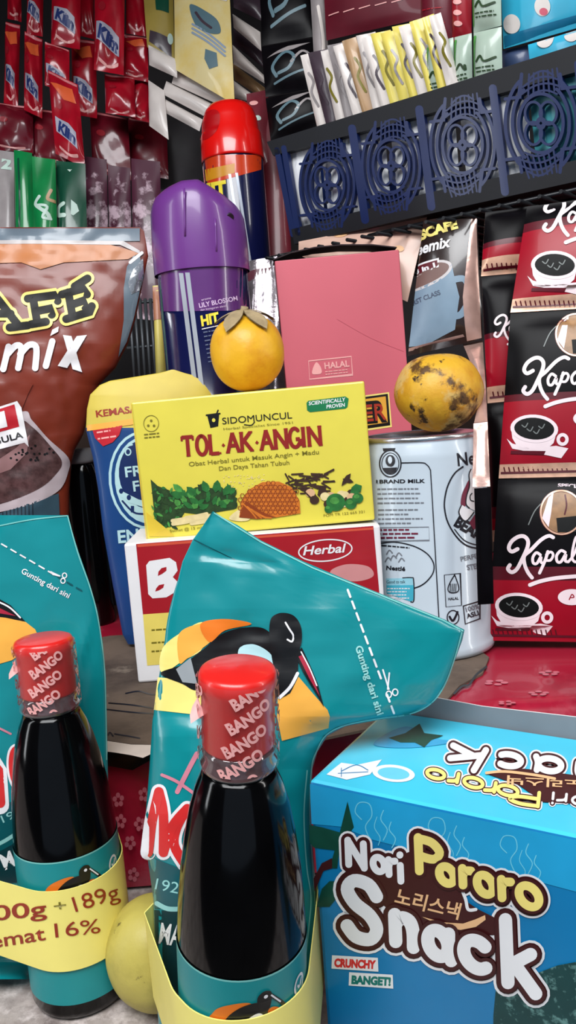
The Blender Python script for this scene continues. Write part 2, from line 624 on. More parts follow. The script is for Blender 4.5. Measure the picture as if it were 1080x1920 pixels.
area('tube_lamp_right', (.85, .05, 1.35), (.05, .45, 1.05), .06, .9, 2.6, (1, .98, .95))

# ------------------------------------------------------------------- room
ZF = pt(157, 1850, .325).z                         # counter top
ZS = .8935                                      # top of the raised step
m_wall = mat('dark painted wall', (52, 48, 50), .8, var=.15, scale=5)
m_floor = mat('grey cement floor', (96, 92, 88), .8, var=.2, scale=6)
def slab(name, lo, hi, m):
    b = MB(); b.abox(lo, hi, m)
    return tag(b.build(name), kind='structure')
slab('floor', (-1.5, -1.8, -.05), (1.4, 1.35, 0), m_floor)
slab('wall_back', (-1.5, 1.30, 0), (1.4, 1.35, 2.5), m_wall)
slab('wall_left', (-1.5, -1.8, 0), (-1.45, 1.30, 2.5), m_wall)
slab('wall_right', (1.35, -1.8, 0), (1.4, 1.30, 2.5), m_wall)
slab('added_shade_wall', (-1.45, .37, 1.60), (1.35, .39, 2.5), m_wall)  # unseen wall added only to shade the goods at the back
slab('ceiling', (-1.5, -1.8, 2.5), (1.4, 1.35, 2.55), m_wall)

m_conc = blotchy('rough cement counter', (176, 164, 158), (120, 108, 104), 60, .45, .7, .85, bump=.6, bscale=160, more=[((212, 200, 196), 110, .5, .68)])
b = MB(); b.abox((-.75, .165, ZF - .05), (.8, 1.22, ZF), m_conc)
c = thing('counter', 'long rough grey cement counter carrying all the goods', 'counter', (0, .6, 0))
b.build('counter_top', c)
b = MB(); b.abox((-.72, .19, .0), (.77, 1.2, ZF - .05), mat('counter front', (120, 100, 90), .8))
b.build('counter_base', c)

YE = .362                                       # front edge of the step
m_wood = mat('dark wood', (60, 44, 36), .7, var=.25, scale=25)
b = MB(); b.abox((-.7, YE + .004, ZF), (.75, .86, ZS - .0025), m_wood)
st = b.build('display_step', loc=(0, .6, ZF))
tag(st, 'low wooden step on the counter hidden under the red plastic cloth', 'display step')
# red plastic cloth with faint pale flowers, over the step and down its front
m_red = blotchy('red plastic cloth', (166, 26, 52), (196, 88, 104), 26, .55, .75, .28, coat=.3, more=[((120, 12, 34), 9, .5, .7)])
m_pink = mat('pale flower print', (206, 110, 124), .3)
b = MB()
NX = 60
def cl(x, k):
    w = .0012 * sin(x * 37 + k) + .0008 * sin(x * 83)
    return w
prof = [(.86, ZS)] + [(YE + .012 + (.86 - YE - .012) * (1 - t), ZS) for t in (.3, .6, .8, .9, .95, 1)] + [(YE + .004, ZS - .001), (YE, ZS - .004)] + [(YE - .0006 - .004 * t, ZS - .004 - (ZS - ZF - .006) * t) for t in (.2, .4, .6, .8, 1)]
P = [[V((-.7 + 1.45 * i / NX, y - (abs(cl(-.7 + 1.45 * i / NX, k)) * (1.6 if k > 8 else 0)), z + (0 if k > 7 else .0004 + .4 * abs(cl(-.7 + 1.45 * i / NX, k * .6))))) for i in range(NX + 1)] for k, (y, z) in enumerate(prof)]
b.grid(P, m_red)
cloth_mb = b
tophit = plane_hit((0, 0, ZS + .0012), (0, 0, 1))
D = Dec(cloth_mb, lambda x, y, l=0: tophit(x, y, 0) + V((0, 0, l)), None)
for cx, cy, k in ((885, 1352, 1), (985, 1356, 1), (930, 1280, .8), (1030, 1262, .7), (1010, 1300, .7), (860, 1325, .6), (950, 1318, .6)):
    for q in range(5):
        a = q * 1.26 + cx
        D.disc(cx + 20 * k * cos(a), cy + 4.5 * k * sin(a), 9 * k, 2.6 * k, m_pink)
fronthit = plane_hit((0, YE - .0055, ZF), (0, -1, -.07))
D = Dec(cloth_mb, fronthit, None)
for cx, cy in ((222, 1500), (262, 1545), (226, 1540), (244, 1580), (270, 1490), (250, 1640), (215, 1600)):
    for q in range(5):
        D.disc(cx + 7 * cos(q * 1.26 + cx), cy + 9 * sin(q * 1.26 + cx), 4, 5, m_pink)
cloth = b.build('tablecloth', loc=(0, .6, ZS))
tag(cloth, 'glossy red plastic tablecloth draped over the step', 'tablecloth')
# worn brown cardboard under the boxes
m_card = blotchy('worn brown cardboard', (104, 88, 76), (58, 47, 40), 16, .42, .66, .8, bump=.3, bscale=60, more=[((138, 124, 110), 40, .6, .75)])
m_paper = mat('torn white paper edge', (214, 200, 190), .8, var=.1)
m_blk = mat('plain black', (14, 12, 14), .35, var=.3)
b = MB()
px = [(60, 1392), (150, 1390), (200, 1388), (246, 1395), (290, 1396), (420, 1392), (600, 1385), (760, 1352), (826, 1325), (862, 1285), (905, 1262), (917, 1232), (880, 1205), (700, 1180), (420, 1180), (205, 1192), (80, 1215)]
pts = [on_z(x, y, ZS + .0022) for x, y in px]
f = tessellate_polygon([pts])
n = len(pts)
b.add(pts + [p + V((0, 0, -.0012)) for p in pts], [tuple(t) for t in f] + [tuple(n + i for i in t) for t in f] + [(i, (i + 1) % n, n + (i + 1) % n, n + i) for i in range(n)], m_card)
D = Dec(b, lambda x, y, l=0: on_z(x, y, ZS + .0022 + l), None)
for q in ([(204, 1318), (250, 1322), (300, 1330)], [(200, 1330), (255, 1336), (300, 1338)], [(236, 1300), (260, 1296), (285, 1302), (310, 1298)], [(215, 1376), (240, 1380), (262, 1384)], [(203, 1378), (206, 1373), (212, 1380)]):
    D.stroke(q, 2.4, m_blk)
D.stroke([(852, 1300), (866, 1287), (880, 1283), (893, 1265), (912, 1250)], 4, m_blk)
cb = b.build('cardboard_sheet', loc=on_z(400, 1300, ZS))
lip = MB()
top = [(60, 1393), (150, 1391), (200, 1389), (246, 1396), (291, 1397)]
bot = [(60, 1412), (150, 1412), (200, 1409), (222, 1412), (246, 1416), (268, 1421), (291, 1410)]
D = Dec(lip, lambda x, y, l=0: on_z(x, y, ZS + .0021 + .0009), None)
D.poly(top + bot[::-1], m_paper)
lip.build('torn_paper_edge', cb)
tag(cb, 'worn dark brown cardboard sheet under the stacked boxes', 'cardboard')
# thin wavy black strip along the step edge
b = MB()
P = []
for k in range(6):
    t = k / 5
    P.append([V((-.13 + .012 * i, YE - .0085 - .002 * sin(i * 1.7 + k), ZS + .001 - (.011 + .004 * sin(i * 2.1)) * t)) for i in range(12)])
P.insert(0, [V((p.x, YE + .01, ZS + .0022)) for p in P[0]])
b.grid(P, m_blk)
o = b.build('black_edge_strip', loc=(-.06, YE, ZS))
tag(o, 'thin wavy black strip hanging over the step edge behind the bottles', 'plastic strip')
# ---------------------------------------------------- soy sauce bottle, pouch, band
m_teal = mat('teal pouch film', (12, 134, 140), .26, coat=.3, var=.05, scale=30)
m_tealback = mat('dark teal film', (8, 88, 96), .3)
m_teal2 = mat('deep teal print', (8, 84, 92), .28)
m_edge = mat('pale seal edge', (120, 196, 190), .35)
m_dkglass = mat('soy sauce filled glass', (5, 5, 6), .12, coat=.12, var=.3, spec=.25)
m_glass = mat('clear glass collar', (60, 64, 66), .08, coat=1, var=.4, scale=300, spec=.7)
m_capred = mat('red plastic cap', (214, 34, 30), .32, coat=.3)
m_film = mat('clear shrink film', (255, 150, 150), .12, coat=.6, alpha=.07)
m_white = mat('white ink', (236, 234, 236), .4, var=.02)
m_pinkink = mat('pale pink ink', (244, 176, 172), .35)
m_black = mat('black ink', (12, 12, 14), .35)
m_red = MATS['red plastic cloth']
m_redink = mat('red ink', (214, 44, 44), .35)
m_dkred = mat('dark red ink', (150, 44, 18), .4)
m_olive = mat('olive ink', (120, 110, 30), .4)
m_orange = mat('orange ink', (232, 120, 32), .35)
m_amber = mat('amber ink', (238, 172, 70), .35)
m_yellowink = mat('pale yellow ink', (248, 226, 128), .35)
m_pinkleg = mat('pink ink', (214, 132, 150), .35)
m_mint = mat('mint ink', (150, 208, 204), .4)
m_band = mat('yellow paper band', (248, 234, 128), .5, var=.03)
m_label = mat('teal paper label', (16, 138, 142), .4)

def frame_axis(P0, P1):
    ax = (P1 - P0).normalized()
    back = V((0, 1, 0)); x = back.cross(ax).normalized(); y = ax.cross(x)
    return Matrix.Translation(P0) @ Matrix((x, y, ax)).transposed().to_4x4(), (P1 - P0).length

def soy_bottle(P0, P1, label, logo):
    M, L = frame_axis(P0, P1)
    t = thing('soy_sauce_bottle', label, 'bottle', P0, 'soy sauce bottles')
    k = L / .150
    S = lambda z: z * k
    rb = .0197
    prof = [(.012, .0015), (.0172, 0), (.0188, .0015), (rb, .004), (rb, .0685), (.0195, .073), (.0190, .080), (.0180, .090), (.0165, .100), (.0147, .109), (.0127, .1155), (.0112, .119), (.0104, .121)]
    b = MB(); b.lathe(M, [(r, S(z)) for r, z in prof], m_dkglass, 64)
    glass = b.build('glass_body', t)
    b = MB(); b.lathe(M, [(.0099, S(.1205)), (.0108, S(.1215)), (.0112, S(.1232)), (.0102, S(.1248)), (.0106, S(.1265)), (.0097, S(.128))], m_glass, 48, cap0=False)
    b.build('neck_collar', t)
    rc = .0105
    b = MB(); b.lathe(M, [(rc - .0006, S(.1275)), (rc, S(.1285)), (rc, S(.1445)), (rc + .0006, S(.1455)), (rc + .0006, S(.1484)), (rc + .0001, S(.1495)), (rc - .001, S(.1500)), (.0001, S(.1502))], m_capred, 56, cap1=False)
    cap = b.build('cap', t)
    # loose clear shrink seal with repeated printing
    b = MB()
    rs = rc + .0011
    b.lathe(M, [(rc + .0012, S(.1225)), (rs - .0002, S(.125)), (rs, S(.127)), (rs, S(.1465)), (rs - .0005, S(.1486))], m_film, 56, cap0=False, cap1=False)
    b.build('shrink_seal', t)
    b = MB()
    D = Dec(b, lambda x, y, l=0: M @ V(((rs + l) * sin(x / rs), -(rs + l) * cos(x / rs), y)), .0015, yd=False)
    for i in range(-2, 3):
        for j in range(-2, 4):
            x, y = i * .0205 - .0040 + j * .0013, S(.1225) + j * .0072 + (i % 2) * .0036
            pts = [(x, y), (x + .0120, y + .0068)]
            D.clip = (-.04, S(.1235), .04, S(.1478))
            if y + .011 > S(.1235) and y < S(.1475):
                D.text('BANGO', pts[0], pts[1], .0036, m_pinkink, 1, bold=.045)
    b.build('seal_print', t)
    b = MB()
    for s2 in (0, .0004):
        b.grid([[M @ V((-(rc + .0008) * cos(a) - w_ * (.0012 + .0045 * a), -(rc + .0008) * sin(a) * .6 - s2, S(.1405) + k_ * .0016 - w_ * .003)) for w_ in (0, .35, .7, 1)] for a, k_ in ((.1, 1), (.4, 0), (.7, -1))], m_pinkink)
    b.build('tear_tab', t)
    # paper label round the lower body
    b = MB(); b.lathe(M, [(rb + .0003, S(.008)), (rb + .0003, S(.0675))], m_label, 64, cap0=False, cap1=False)
    lb = b.build('paper_label', t)
    b = MB(); b.lathe(M, [(rb + .00035, S(.0672)), (rb + .00035, S(.0678))], m_edge, 64, cap0=False, cap1=False)
    D = Dec(b, lambda x, y, l=0: M @ V(((rb + .0003 + l) * sin(x / rb), -(rb + .0003 + l) * cos(x / rb), y)), .003, yd=False)
    bird(D, lambda x, y: (logo + x * .012, S(.0555) + y * .0105))
    D.disc(logo + .0165, S(.0575), .0027, .0036, m_white, 1); D.disc(logo + .0165, S(.0575), .0019, .0027, m_label, 2)
    D.stroke([(logo + .0155, S(.0578)), (logo + .0163, S(.0568)), (logo + .0175, S(.059))], .0007, m_white, 3)
    b.build('label_print', lb)
    return t, M, rb

def bird(D, T, lay=1):
    """black crane-like bird before an orange sun, in a 2 x 1.4 unit cell"""
    D.poly([T(*p) for p in [(-1, -.5), (-.95, .1), (-.6, .42), (-.1, .5), (.2, .1), (.5, .15), (.85, -.2), (1, -.5)]], m_orange, lay, curve=True)
    D.poly([T(*p) for p in [(-.75, -.45), (-.6, .05), (-.25, .4), (.15, .45), (.35, .1), (.2, -.4), (-.2, -.6)]], m_black, lay + 1, curve=True)
    D.poly([T(*p) for p in [(-.3, -.5), (-.2, -.1), (.1, .12), (.28, -.1), (.15, -.5)]], m_white, lay + 2, curve=True)
    D.poly([T(*p) for p in [(.12, .3), (.1, .62), (.25, .78), (.42, .72), (.45, .52), (.4, .2), (.25, 0)]], m_black, lay + 2, curve=True)
    D.stroke([T(*p) for p in [(.42, .6), (.7, .2), (.86, -.1)]], math.dist(T(0, 0), T(.09, 0)), m_black, lay + 2)
    D.stroke([T(*p) for p in [(.44, .58), (.68, .22)]], math.dist(T(0, 0), T(.04, 0)), m_white, lay + 3)
    D.disc(*T(.3, .6), math.dist(T(0, 0), T(.05, 0)), math.dist(T(0, 0), T(.05, 0)), m_white, lay + 3)

P0c, P1c = on_z(459, 2085, ZF), pt(445, 1252, .225)
P0l, P1l = pt(157, 1850, .325), pt(80, 1196, .306)
bt_c, Mc, rb = soy_bottle(P0c, P1c, 'nearest dark soy sauce bottle with red sealed cap, before the pouch showing a bird', .004)
bt_l, Ml, _ = soy_bottle(P0l, P1l, 'dark soy sauce bottle at the left beside the band printed 700g + 189g', .008)

# ------- centre pouch
def wrc(x, y):
    p = V((x / 70, y / 70, 3.1))
    return .0009 * noise.noise(p) + .0005 * noise.noise(p * 2.7) - .0012 * math.exp(-((y - (1040 + (x - 400) * .18)) / 9) ** 2) * (1 if x < 520 else 0)
rows_c = [(959, 398, 401, 0), (970, 391, 417, 0), (985, 381, 446, .0004), (1013, 361, 489, .001), (1053, 342, 570, .002), (1085, 334, 645, .003), (1111, 326, 709, .004), (1142, 318, 785, .0055), (1162, 314, 835, .006), (1181, 311, 871, .0065),
          (1200, 309, 867, .007), (1233, 303, 855, .008), (1264, 299, 843, .009), (1282, 296, 836, .0095), (1319, 290, 810, .0105), (1340, 288, 770, .011), (1350, 286, 709, .0115), (1362, 285, 648, .012), (1380, 284, 614, .013), (1410, 282, 595, .014),
          (1442, 280, 586, .0145), (1527, 273, 584, .016), (1604, 277, 588, .017), (1643, 286, 591, .017), (1739, 289, 596, .017), (1850, 292, 599, .016), (1930, 298, 600, .013), (1975, 312, 592, .0105)]
nC = V((.10, -1, .10))
pc = Pouch(pt(445, 1900, .288), nC, rows_c, wr=wrc, back=.75)
zlow = min((pc.hit(445, 1975)).z, pc.base(445, 1975).z)
tp = thing('refill_pouch', 'teal refill pouch in the middle with a bird print and a spout corner drooping right', 'pouch', V((pc.base(445, 1960).x, pc.base(445, 1960).y, ZF)), 'teal refill pouches')
b = MB(); pc.body(b, m_teal, mback=m_tealback)
D = Dec(b, pc.hit, (14, 14))
Z5 = lambda x, y: (220 + x * .6111, 940 + y * .6111)
Z6 = lambda x, y: (240 + x * .3855, 1180 + y * .3855)
q5 = lambda L: [Z5(*p) for p in L]
q6 = lambda L: [Z6(*p) for p in L]
# seal edge lines
D.stroke([(402, 962), (489, 1016), (587, 1065), (709, 1114), (831, 1163), (868, 1183)], 2.6, m_edge, 1, smooth=False)
D.stroke([(866, 1186), (853, 1233), (834, 1284), (808, 1319), (768, 1339), (707, 1348), (648, 1360), (612, 1378), (594, 1408), (584, 1442), (581, 1527), (585, 1604), (591, 1700), (595, 1800)], 2.4, m_edge, 1)
D.stroke([(363, 1011), (400, 1030), (440, 1049)], 1.5, m_teal2, 1)
D.stroke([(576, 1445), (570, 1527), (575, 1623), (583, 1681), (579, 1739), (571, 1816)], 2.2, m_edge, 1)
# swoosh, bird and sun
D.poly(q5([(138, 452), (200, 400), (265, 372), (262, 450), (200, 490), (136, 526)]), m_yellowink, 1, curve=True)
D.poly(q5([(190, 405), (265, 372), (330, 361), (412, 376), (330, 396), (275, 440), (215, 482), (190, 494)]), m_amber, 2, curve=True)
D.poly(q5([(255, 376), (330, 361), (412, 376), (330, 396), (283, 432)]), m_orange, 3, curve=True)
D.poly(q5([(124, 540), (190, 545), (245, 580), (290, 600), (290, 660), (112, 640)]), m_yellowink, 1)
D.poly(q5([(132, 528), (200, 500), (262, 455), (330, 402), (420, 385), (470, 405), (500, 470), (520, 540), (490, 600), (420, 620), (330, 560), (245, 580), (200, 560)]), m_black, 4, curve=True)
D.poly(q5([(180, 515), (225, 480), (245, 560), (200, 555)]), mat('grey ink', (150, 156, 160), .4), 5)
D.poly(q5([(372, 455), (410, 438), (450, 452), (478, 480), (492, 530), (440, 560), (380, 520)]), mat('pale blue ink', (178, 216, 222), .4), 5, curve=True)
D.poly(q5([(468, 372), (478, 352), (505, 342), (540, 350), (562, 380), (566, 425), (556, 470), (552, 530), (530, 585), (492, 600), (486, 540), (474, 480), (466, 420)]), m_black, 6, curve=True)
D.stroke(q5([(498, 602), (530, 570), (553, 528)]), 6, m_white, 7)
D.stroke(q5([(516, 372), (528, 392), (540, 412), (536, 430), (522, 424)]), 3.4, m_white, 7)
D.poly(q5([(556, 538), (600, 590), (645, 640), (652, 660), (648, 696), (505, 735), (490, 660), (492, 606), (530, 590)]), m_amber, 3)
D.poly(q5([(545, 470), (566, 448), (590, 500), (615, 560), (634, 632), (600, 575), (570, 525)]), m_black, 7)
D.poly(q5([(556, 476), (570, 470), (596, 530), (622, 600), (590, 545)]), mat('crimson ink', (170, 36, 60), .35), 8)
D.stroke(q5([(564, 462), (590, 512), (612, 565)]), 2.4, m_white, 9)
# pink legs, red letters, date
D.stroke(q6([(335, 605), (295, 680), (240, 790)]), 9, m_pinkleg, 1)
D.stroke(q6([(165, 708), (240, 742), (330, 805)]), 6, m_pinkleg, 2)
NL = [[(98, 1085), (118, 930), (150, 790)], [(150, 790), (172, 900), (172, 1085)], [(172, 1085), (215, 960), (288, 872)], [(288, 872), (238, 960), (225, 1050), (275, 1140)], [(275, 1140), (300, 1150)]]
for st in NL: D.stroke(q6(st), 29, m_white, 2)
for st in NL: D.stroke(q6(st), 18, m_redink, 3)
D.poly([(276, 1604), (366, 1640), (366, 1712), (290, 1704)], m_teal2, 1)
D.text('1920', (290, 1667), (350, 1679), 22, m_mint, 2)
D.poly([(289, 1706), (370, 1712), (370, 1900), (296, 1900)], mat('dark teal ink', (6, 50, 58), .35), 1)
D.stroke([(294, 1694), (315, 1704), (345, 1704)], 9, m_mint, 3)
D.text('MA', (297, 1768), (338, 1774), 40, m_white, 3, bold=.02)
# tear line
for k in range(11):
    t = k / 11
    if k not in (8,):
        D.stroke([(652 + 90 * t, 1106 + 240 * t), (652 + 90 * (t + .055), 1106 + 240 * (t + .055))], 4, m_white, 2)
D.stroke([(718, 1256), (729, 1292)], 3, m_white, 2); D.stroke([(730, 1262), (727, 1292)], 3, m_white, 2)
for cx, cy in ((729, 1302), (741, 1298)):
    D.stroke(ell(cx, cy, 5, 6), 2.4, m_white, 2, closed=True)
D.text('Gunting dari sini', (666, 1213), (708, 1342), 13.5, m_mint, 2, bold=.03)
b.build('pouch_body', tp)

# ------- left pouch
def wrl(x, y):
    p = V((x / 60, y / 75, 9.4))
    sm = lambda t: max(0, min(1, t)) ** 2 * (3 - 2 * max(0, min(1, t)))
    return .001 * noise.noise(p) + .0004 * noise.noise(p * 2.7) + .024 * sm((88 - x) / 50) * sm((y - 1795) / 45) + .0035 * math.exp(-((x - 158 + (y - 1200) * .28) / 9) ** 2 - ((y - 1205) / 45) ** 2)
rows_l = [(966, -70, 128, 0), (985, -150, 132, .0003), (1034, -240, 147, .002), (1096, -246, 169, .004), (1146, -248, 183, .0055), (1207, -250, 193, .007), (1273, -250, 199, .009), (1424, -250, 202, .0115), (1534, -250, 204, .0125), (1700, -250, 206, .012), (1830, -246, 204, .0105), (1836, -240, 200, .01)]
pl = Pouch(pt(0, 1700, .3525), V((.0, -1, .02)), rows_l, wr=wrl, back=.12)
tl = thing('refill_pouch', 'teal refill pouch at the left edge behind the red-capped bottle beside the pale 700g band', 'pouch', V((pl.base(20, 1800).x, pl.base(20, 1800).y, ZF)), 'teal refill pouches')
b = MB(); pl.body(b, m_teal, mback=m_tealback)
D = Dec(b, pl.hit, (14, 14))
Z3 = lambda x, y: (x * .2778, 940 + y * .2778)
Z4 = lambda x, y: (x * .2963, 1380 + y * .2963)
q3 = lambda L: [Z3(*p) for p in L]
q4 = lambda L: [Z4(*p) for p in L]
D.stroke([(-2, 986), (60, 974), (126, 967)], 2.2, m_edge, 1)
D.stroke([(127, 968), (145, 1034), (167, 1096), (181, 1146), (191, 1207), (197, 1273), (200, 1424)], 2.2, m_edge, 1)
for k in range(9):
    t = k / 9
    D.stroke([(3 + 158 * t, 1020 + 92 * t), (3 + 158 * (t + .06), 1020 + 92 * (t + .06))], 2.8, m_white if k < 6 else m_teal2, 2)
D.stroke([(95, 1072), (112, 1080)], 2.4, m_white, 2); D.stroke([(99, 1077), (112, 1080)], 2.4, m_white, 2)
for cx, cy in ((118, 1089), (121, 1079)):
    D.stroke(ell(cx, cy, 4, 4.6), 2, m_white, 2, closed=True)
D.text('Gunting dari sini', (39, 1074), (128, 1122), 11, m_white, 2, bold=.012)
D.poly([(-225, 1230), (-60, 1140), (0, 1154), (44, 1163), (66, 1180), (75, 1200), (22, 1238), (-60, 1262), (-225, 1290)], m_amber, 1)
D.poly([(-225, 1225), (-160, 1130), (-60, 1100), (-5, 1121), (20, 1135), (48, 1166), (10, 1158), (-60, 1150)], m_black, 2)
D.poly([(-60, 1118), (-5, 1138), (30, 1155), (-60, 1140)], mat('crimson ink', (170, 36, 60), .35), 3)
D.stroke([(-6, 1127), (18, 1139), (38, 1158)], 3, m_white, 4)
D.stroke([(-40, 1420), (-14, 1500), (-6, 1436), (0, 1510)], 34, m_white, 2)
D.stroke([(-40, 1420), (-14, 1500), (-6, 1436), (0, 1505)], 20, m_redink, 3)
for st_ in ([(-230, 1440), (-222, 1520)], [(-228, 1442), (-190, 1450), (-196, 1476), (-222, 1482)], [(-222, 1482), (-184, 1492), (-190, 1514), (-220, 1520)], [(-160, 1520), (-134, 1436)], [(-134, 1436), (-96, 1512)], [(-146, 1490), (-108, 1484)]):
    D.stroke(st_, 34, m_white, 2); D.stroke(st_, 20, m_redink, 3)
D.stroke(ell(34, 1440, 12, 36, -.1), 19, m_white, 4, closed=True)
D.stroke(ell(34, 1440, 12, 36, -.1), 11, m_redink, 5, closed=True)
D.stroke([(-4, 1364), (20, 1376)], 4, m_pinkleg, 1)
D.poly([(-246, 1530), (60, 1500), (60, 1600), (-246, 1620)], m_teal2, 1)
D.text('1920', (6, 1543), (58, 1520), 15, m_mint, 2)
D.stroke([(-20, 1590), (10, 1576), (46, 1552)], 7, m_mint, 2)
D.poly([(-246, 1640), (0, 1596), (62, 1562), (66, 1650), (-246, 1690)], mat('dark teal ink', (6, 50, 58), .35), 2)
D.text('MANIS', (9, 1631), (100, 1592), 31, m_white, 4, bold=.02)
b.build('pouch_body', tl)

# ------- yellow promo bands
def hull(pts):
    pts = sorted(set((round(p[0], 6), round(p[1], 6)) for p in pts))
    def half(it):
        o = []
        for p in it:
            while len(o) > 1 and (o[-1][0] - o[-2][0]) * (p[1] - o[-2][1]) - (o[-1][1] - o[-2][1]) * (p[0] - o[-2][0]) <= 0:
                o.pop()
            o.append(p)
        return o
    a, c = half(pts), half(pts[::-1])
    return a[:-1] + c[:-1]
def band(name, label, Mb, pouch, y, z0, z1):
    pts = []
    for z in (z0, z1):
        c0 = Mb @ V((0, 0, z - Mb.translation.z))
        pts += [(c0.x + (rb + .0014) * cos(a * pi / 32), c0.y + (rb + .0014) * sin(a * pi / 32)) for a in range(64)]
    for yy in range(y - 110, y + 111, 22):
        L, Rr = pouch.L(yy), pouch.Rr(yy)
        for k in range(0, 17):
            x = L + (Rr - L) * k / 16
            g = .0012
            a = pouch.hit(x, yy); c_ = pouch.base(x, yy, -.0008 - pouch.back * pouch.T(yy) * max(0, 1 - (2 * k / 16 - 1) ** 2) ** .55)
            pts += [(a.x, a.y - g), (c_.x, c_.y + g)]
        for x, s_ in ((L, -1), (Rr, 1)):
            p = pouch.base(x, yy)
            pts.append((p.x + s_ * .0012, p.y))
    H = hull(pts)
    b = MB()
    n = len(H)
    th = .0004
    cx = sum(p[0] for p in H) / n; cy = sum(p[1] for p in H) / n
    inn = []
    for p in H:
        d = V((p[0] - cx, p[1] - cy)).normalized()
        inn.append((p[0] - d.x * th, p[1] - d.y * th))
    b.grid([[(p[0], p[1], z) for p in H] for z in (z0, z1)], m_band, True, True)
    b.grid([[(p[0], p[1], z) for p in inn] for z in (z0, z1)], m_band, True, True)
    for z in (z0, z1):
        b.grid([[(p[0], p[1], z) for p in H], [(p[0], p[1], z) for p in inn]], m_band, False, True)
    def hit(x, yy, l=0):
        r = ray(x, yy)
        best = None
        for i in range(n):
            a, c_ = H[i], H[(i + 1) % n]
            ex, ey = c_[0] - a[0], c_[1] - a[1]
            den = r.x * ey - r.y * ex
            if abs(den) < 1e-9: continue
            t = ((a[0] - CAM.x) * ey - (a[1] - CAM.y) * ex) / den
            s_ = ((a[0] - CAM.x) * r.y - (a[1] - CAM.y) * r.x) / den
            if -.02 <= s_ <= 1.02 and t > 0 and (best is None or t < best):
                best = t
        if best is None: best = .3
        return CAM + r * (best - l * 1.4)
    return b, hit, V((cx, cy, z0))
b, hit, o0 = band('', '', Ml, pl, 1610, .848 - .007, .881 - .007)
D = Dec(b, hit, (8, 0))
D.text('700g', (-46, 1730), (88, 1716), 29, m_dkred, 1, bold=.012)
D.text('+', (102, 1709), (125, 1706), 20, m_olive, 1)
D.text('189g', (142, 1710), (226, 1684), 30, m_dkred, 1)
D.text('Hemat', (-52, 1784), (86, 1762), 27, m_dkred, 1, bold=.01)
D.text('16%', (104, 1758), (189, 1749), 28, m_dkred, 1)
o = b.build('promo_band', loc=o0)
tag(o, 'pale yellow paper band printed 700g + 189g at the left', 'paper band', 'yellow promo bands')
b, hit, o0 = band('', '', Mc, pc, 1750, .848 - .007, .881 - .007)
o = b.build('promo_band', loc=o0)
tag(o, 'pale yellow paper band round the nearest bottle and pouch at the bottom', 'paper band', 'yellow promo bands')

# ------------------------------------------------------------- seaweed snack box
m_cyan = mat('bright cyan card', (70, 200, 232), .35, coat=.2, var=.03)
m_blue = mat('blue card', (14, 122, 178), .35, coat=.2, var=.03)
m_cyan2 = mat('sky blue print and shade', (34, 162, 214), .35, coat=.2)
m_line = mat('pale cyan ink', (110, 206, 232), .4)
m_brown = mat('dark brown ink', (64, 20, 22), .4)
m_cream = mat('cream yellow ink', (246, 226, 128), .4)
m_peach = mat('peach ink', (240, 190, 140), .4)
m_pap = mat('white paper ink', (238, 238, 240), .4, var=.02)
m_greycard = mat('grey inner cardboard', (122, 128, 134), .7)
m_kelp = mat('dark kelp green ink', (16, 70, 56), .4, var=.25, scale=120)
FL = pt(577, 1464, .27)
zt = FL.z
ex = (on_z(1080, 1570, zt) - FL).normalized()
ez = V((-ex.y, ex.x, 0))
dpn = (on_z(750, 1334, zt) - FL).dot(ez)
wn, hn = .16, zt - ZF - .0003
O = FL - V((0, 0, hn))
tn = thing('snack_box', 'bright blue snack box with bubbly white lettering at the lower right', 'box', O + ex * wn / 2 + ez * dpn / 2)
b = MB(); carton(b, O, ex, V((0, 0, 1)), ez, wn, hn, dpn, m_blue, m_blue, m_cyan, .0018)
fh = plane_hit(O, -ez)
th_ = plane_hit(FL, (0, 0, 1))
D = Dec(b, fh)
Z7 = lambda x, y: (560 + x * .48148, 1320 + y * .48148)
q7 = lambda L: [Z7(*p) for p in L]
# lighter upper part of the front
D.poly([(581, 1470), (760, 1508), (930, 1544), (1200, 1600), (1200, 1760), (1080, 1672), (960, 1640), (800, 1600), (700, 1575), (640, 1550), (584, 1545)], m_cyan2, 0)
# kelp at the left
D.poly(q7([(40, 470), (90, 480), (160, 500), (190, 380), (215, 480), (160, 560), (150, 640), (120, 640), (140, 570), (60, 560), (42, 540)]), m_kelp, 1)
D.poly(q7([(70, 790), (90, 720), (120, 690), (150, 690), (160, 740), (120, 790)]), m_kelp, 1)
D.poly(q7([(58, 680), (90, 620), (130, 600), (130, 640), (96, 650), (62, 730)]), m_brown, 2)
# steam lines
for cx, cy in ((255, 430), (540, 490), (820, 560)):
    D.stroke(q7([(cx - 10, cy + 20), (cx - 35, cy - 10), (cx - 20, cy - 45), (cx + 20, cy - 40), (cx + 30, cy + 5), (cx + 5, cy + 50), (cx + 30, cy + 110)]), 2, m_line, 1)
    D.stroke(q7([(cx + 75, cy - 15), (cx + 65, cy + 20), (cx + 90, cy + 60), (cx + 75, cy + 100)]), 2, m_line, 1)
    D.stroke(q7([(cx + 105, cy + 30), (cx + 98, cy + 60), (cx + 122, cy + 95), (cx + 108, cy + 130)]), 2, m_line, 1)
    D.stroke(q7([(cx + 50, cy + 10), (cx + 40, cy + 50), (cx + 62, cy + 90), (cx + 55, cy + 120)]), 1.6, m_line, 1)
def L7(ch, x, y, w, h, slope=.33, lean=.04):
    o = Z7(x, y)
    return (ch, o, (w * .48148, w * .48148 * slope), (h * .48148 * -lean, -h * .48148))
snack = [L7('S', 190, 895, 215, 225), L7('n', 378, 925, 165, 175), L7('a', 505, 970, 165, 175), L7('c', 645, 1015, 190, 185), L7('k', 815, 1085, 235, 245, .4)]
nori = [L7('N', 195, 625, 110, 95, .24), L7('o', 290, 648, 84, 95, .24), L7('r', 352, 664, 84, 100, .24), L7('i', 398, 690, 60, 118, .24)]
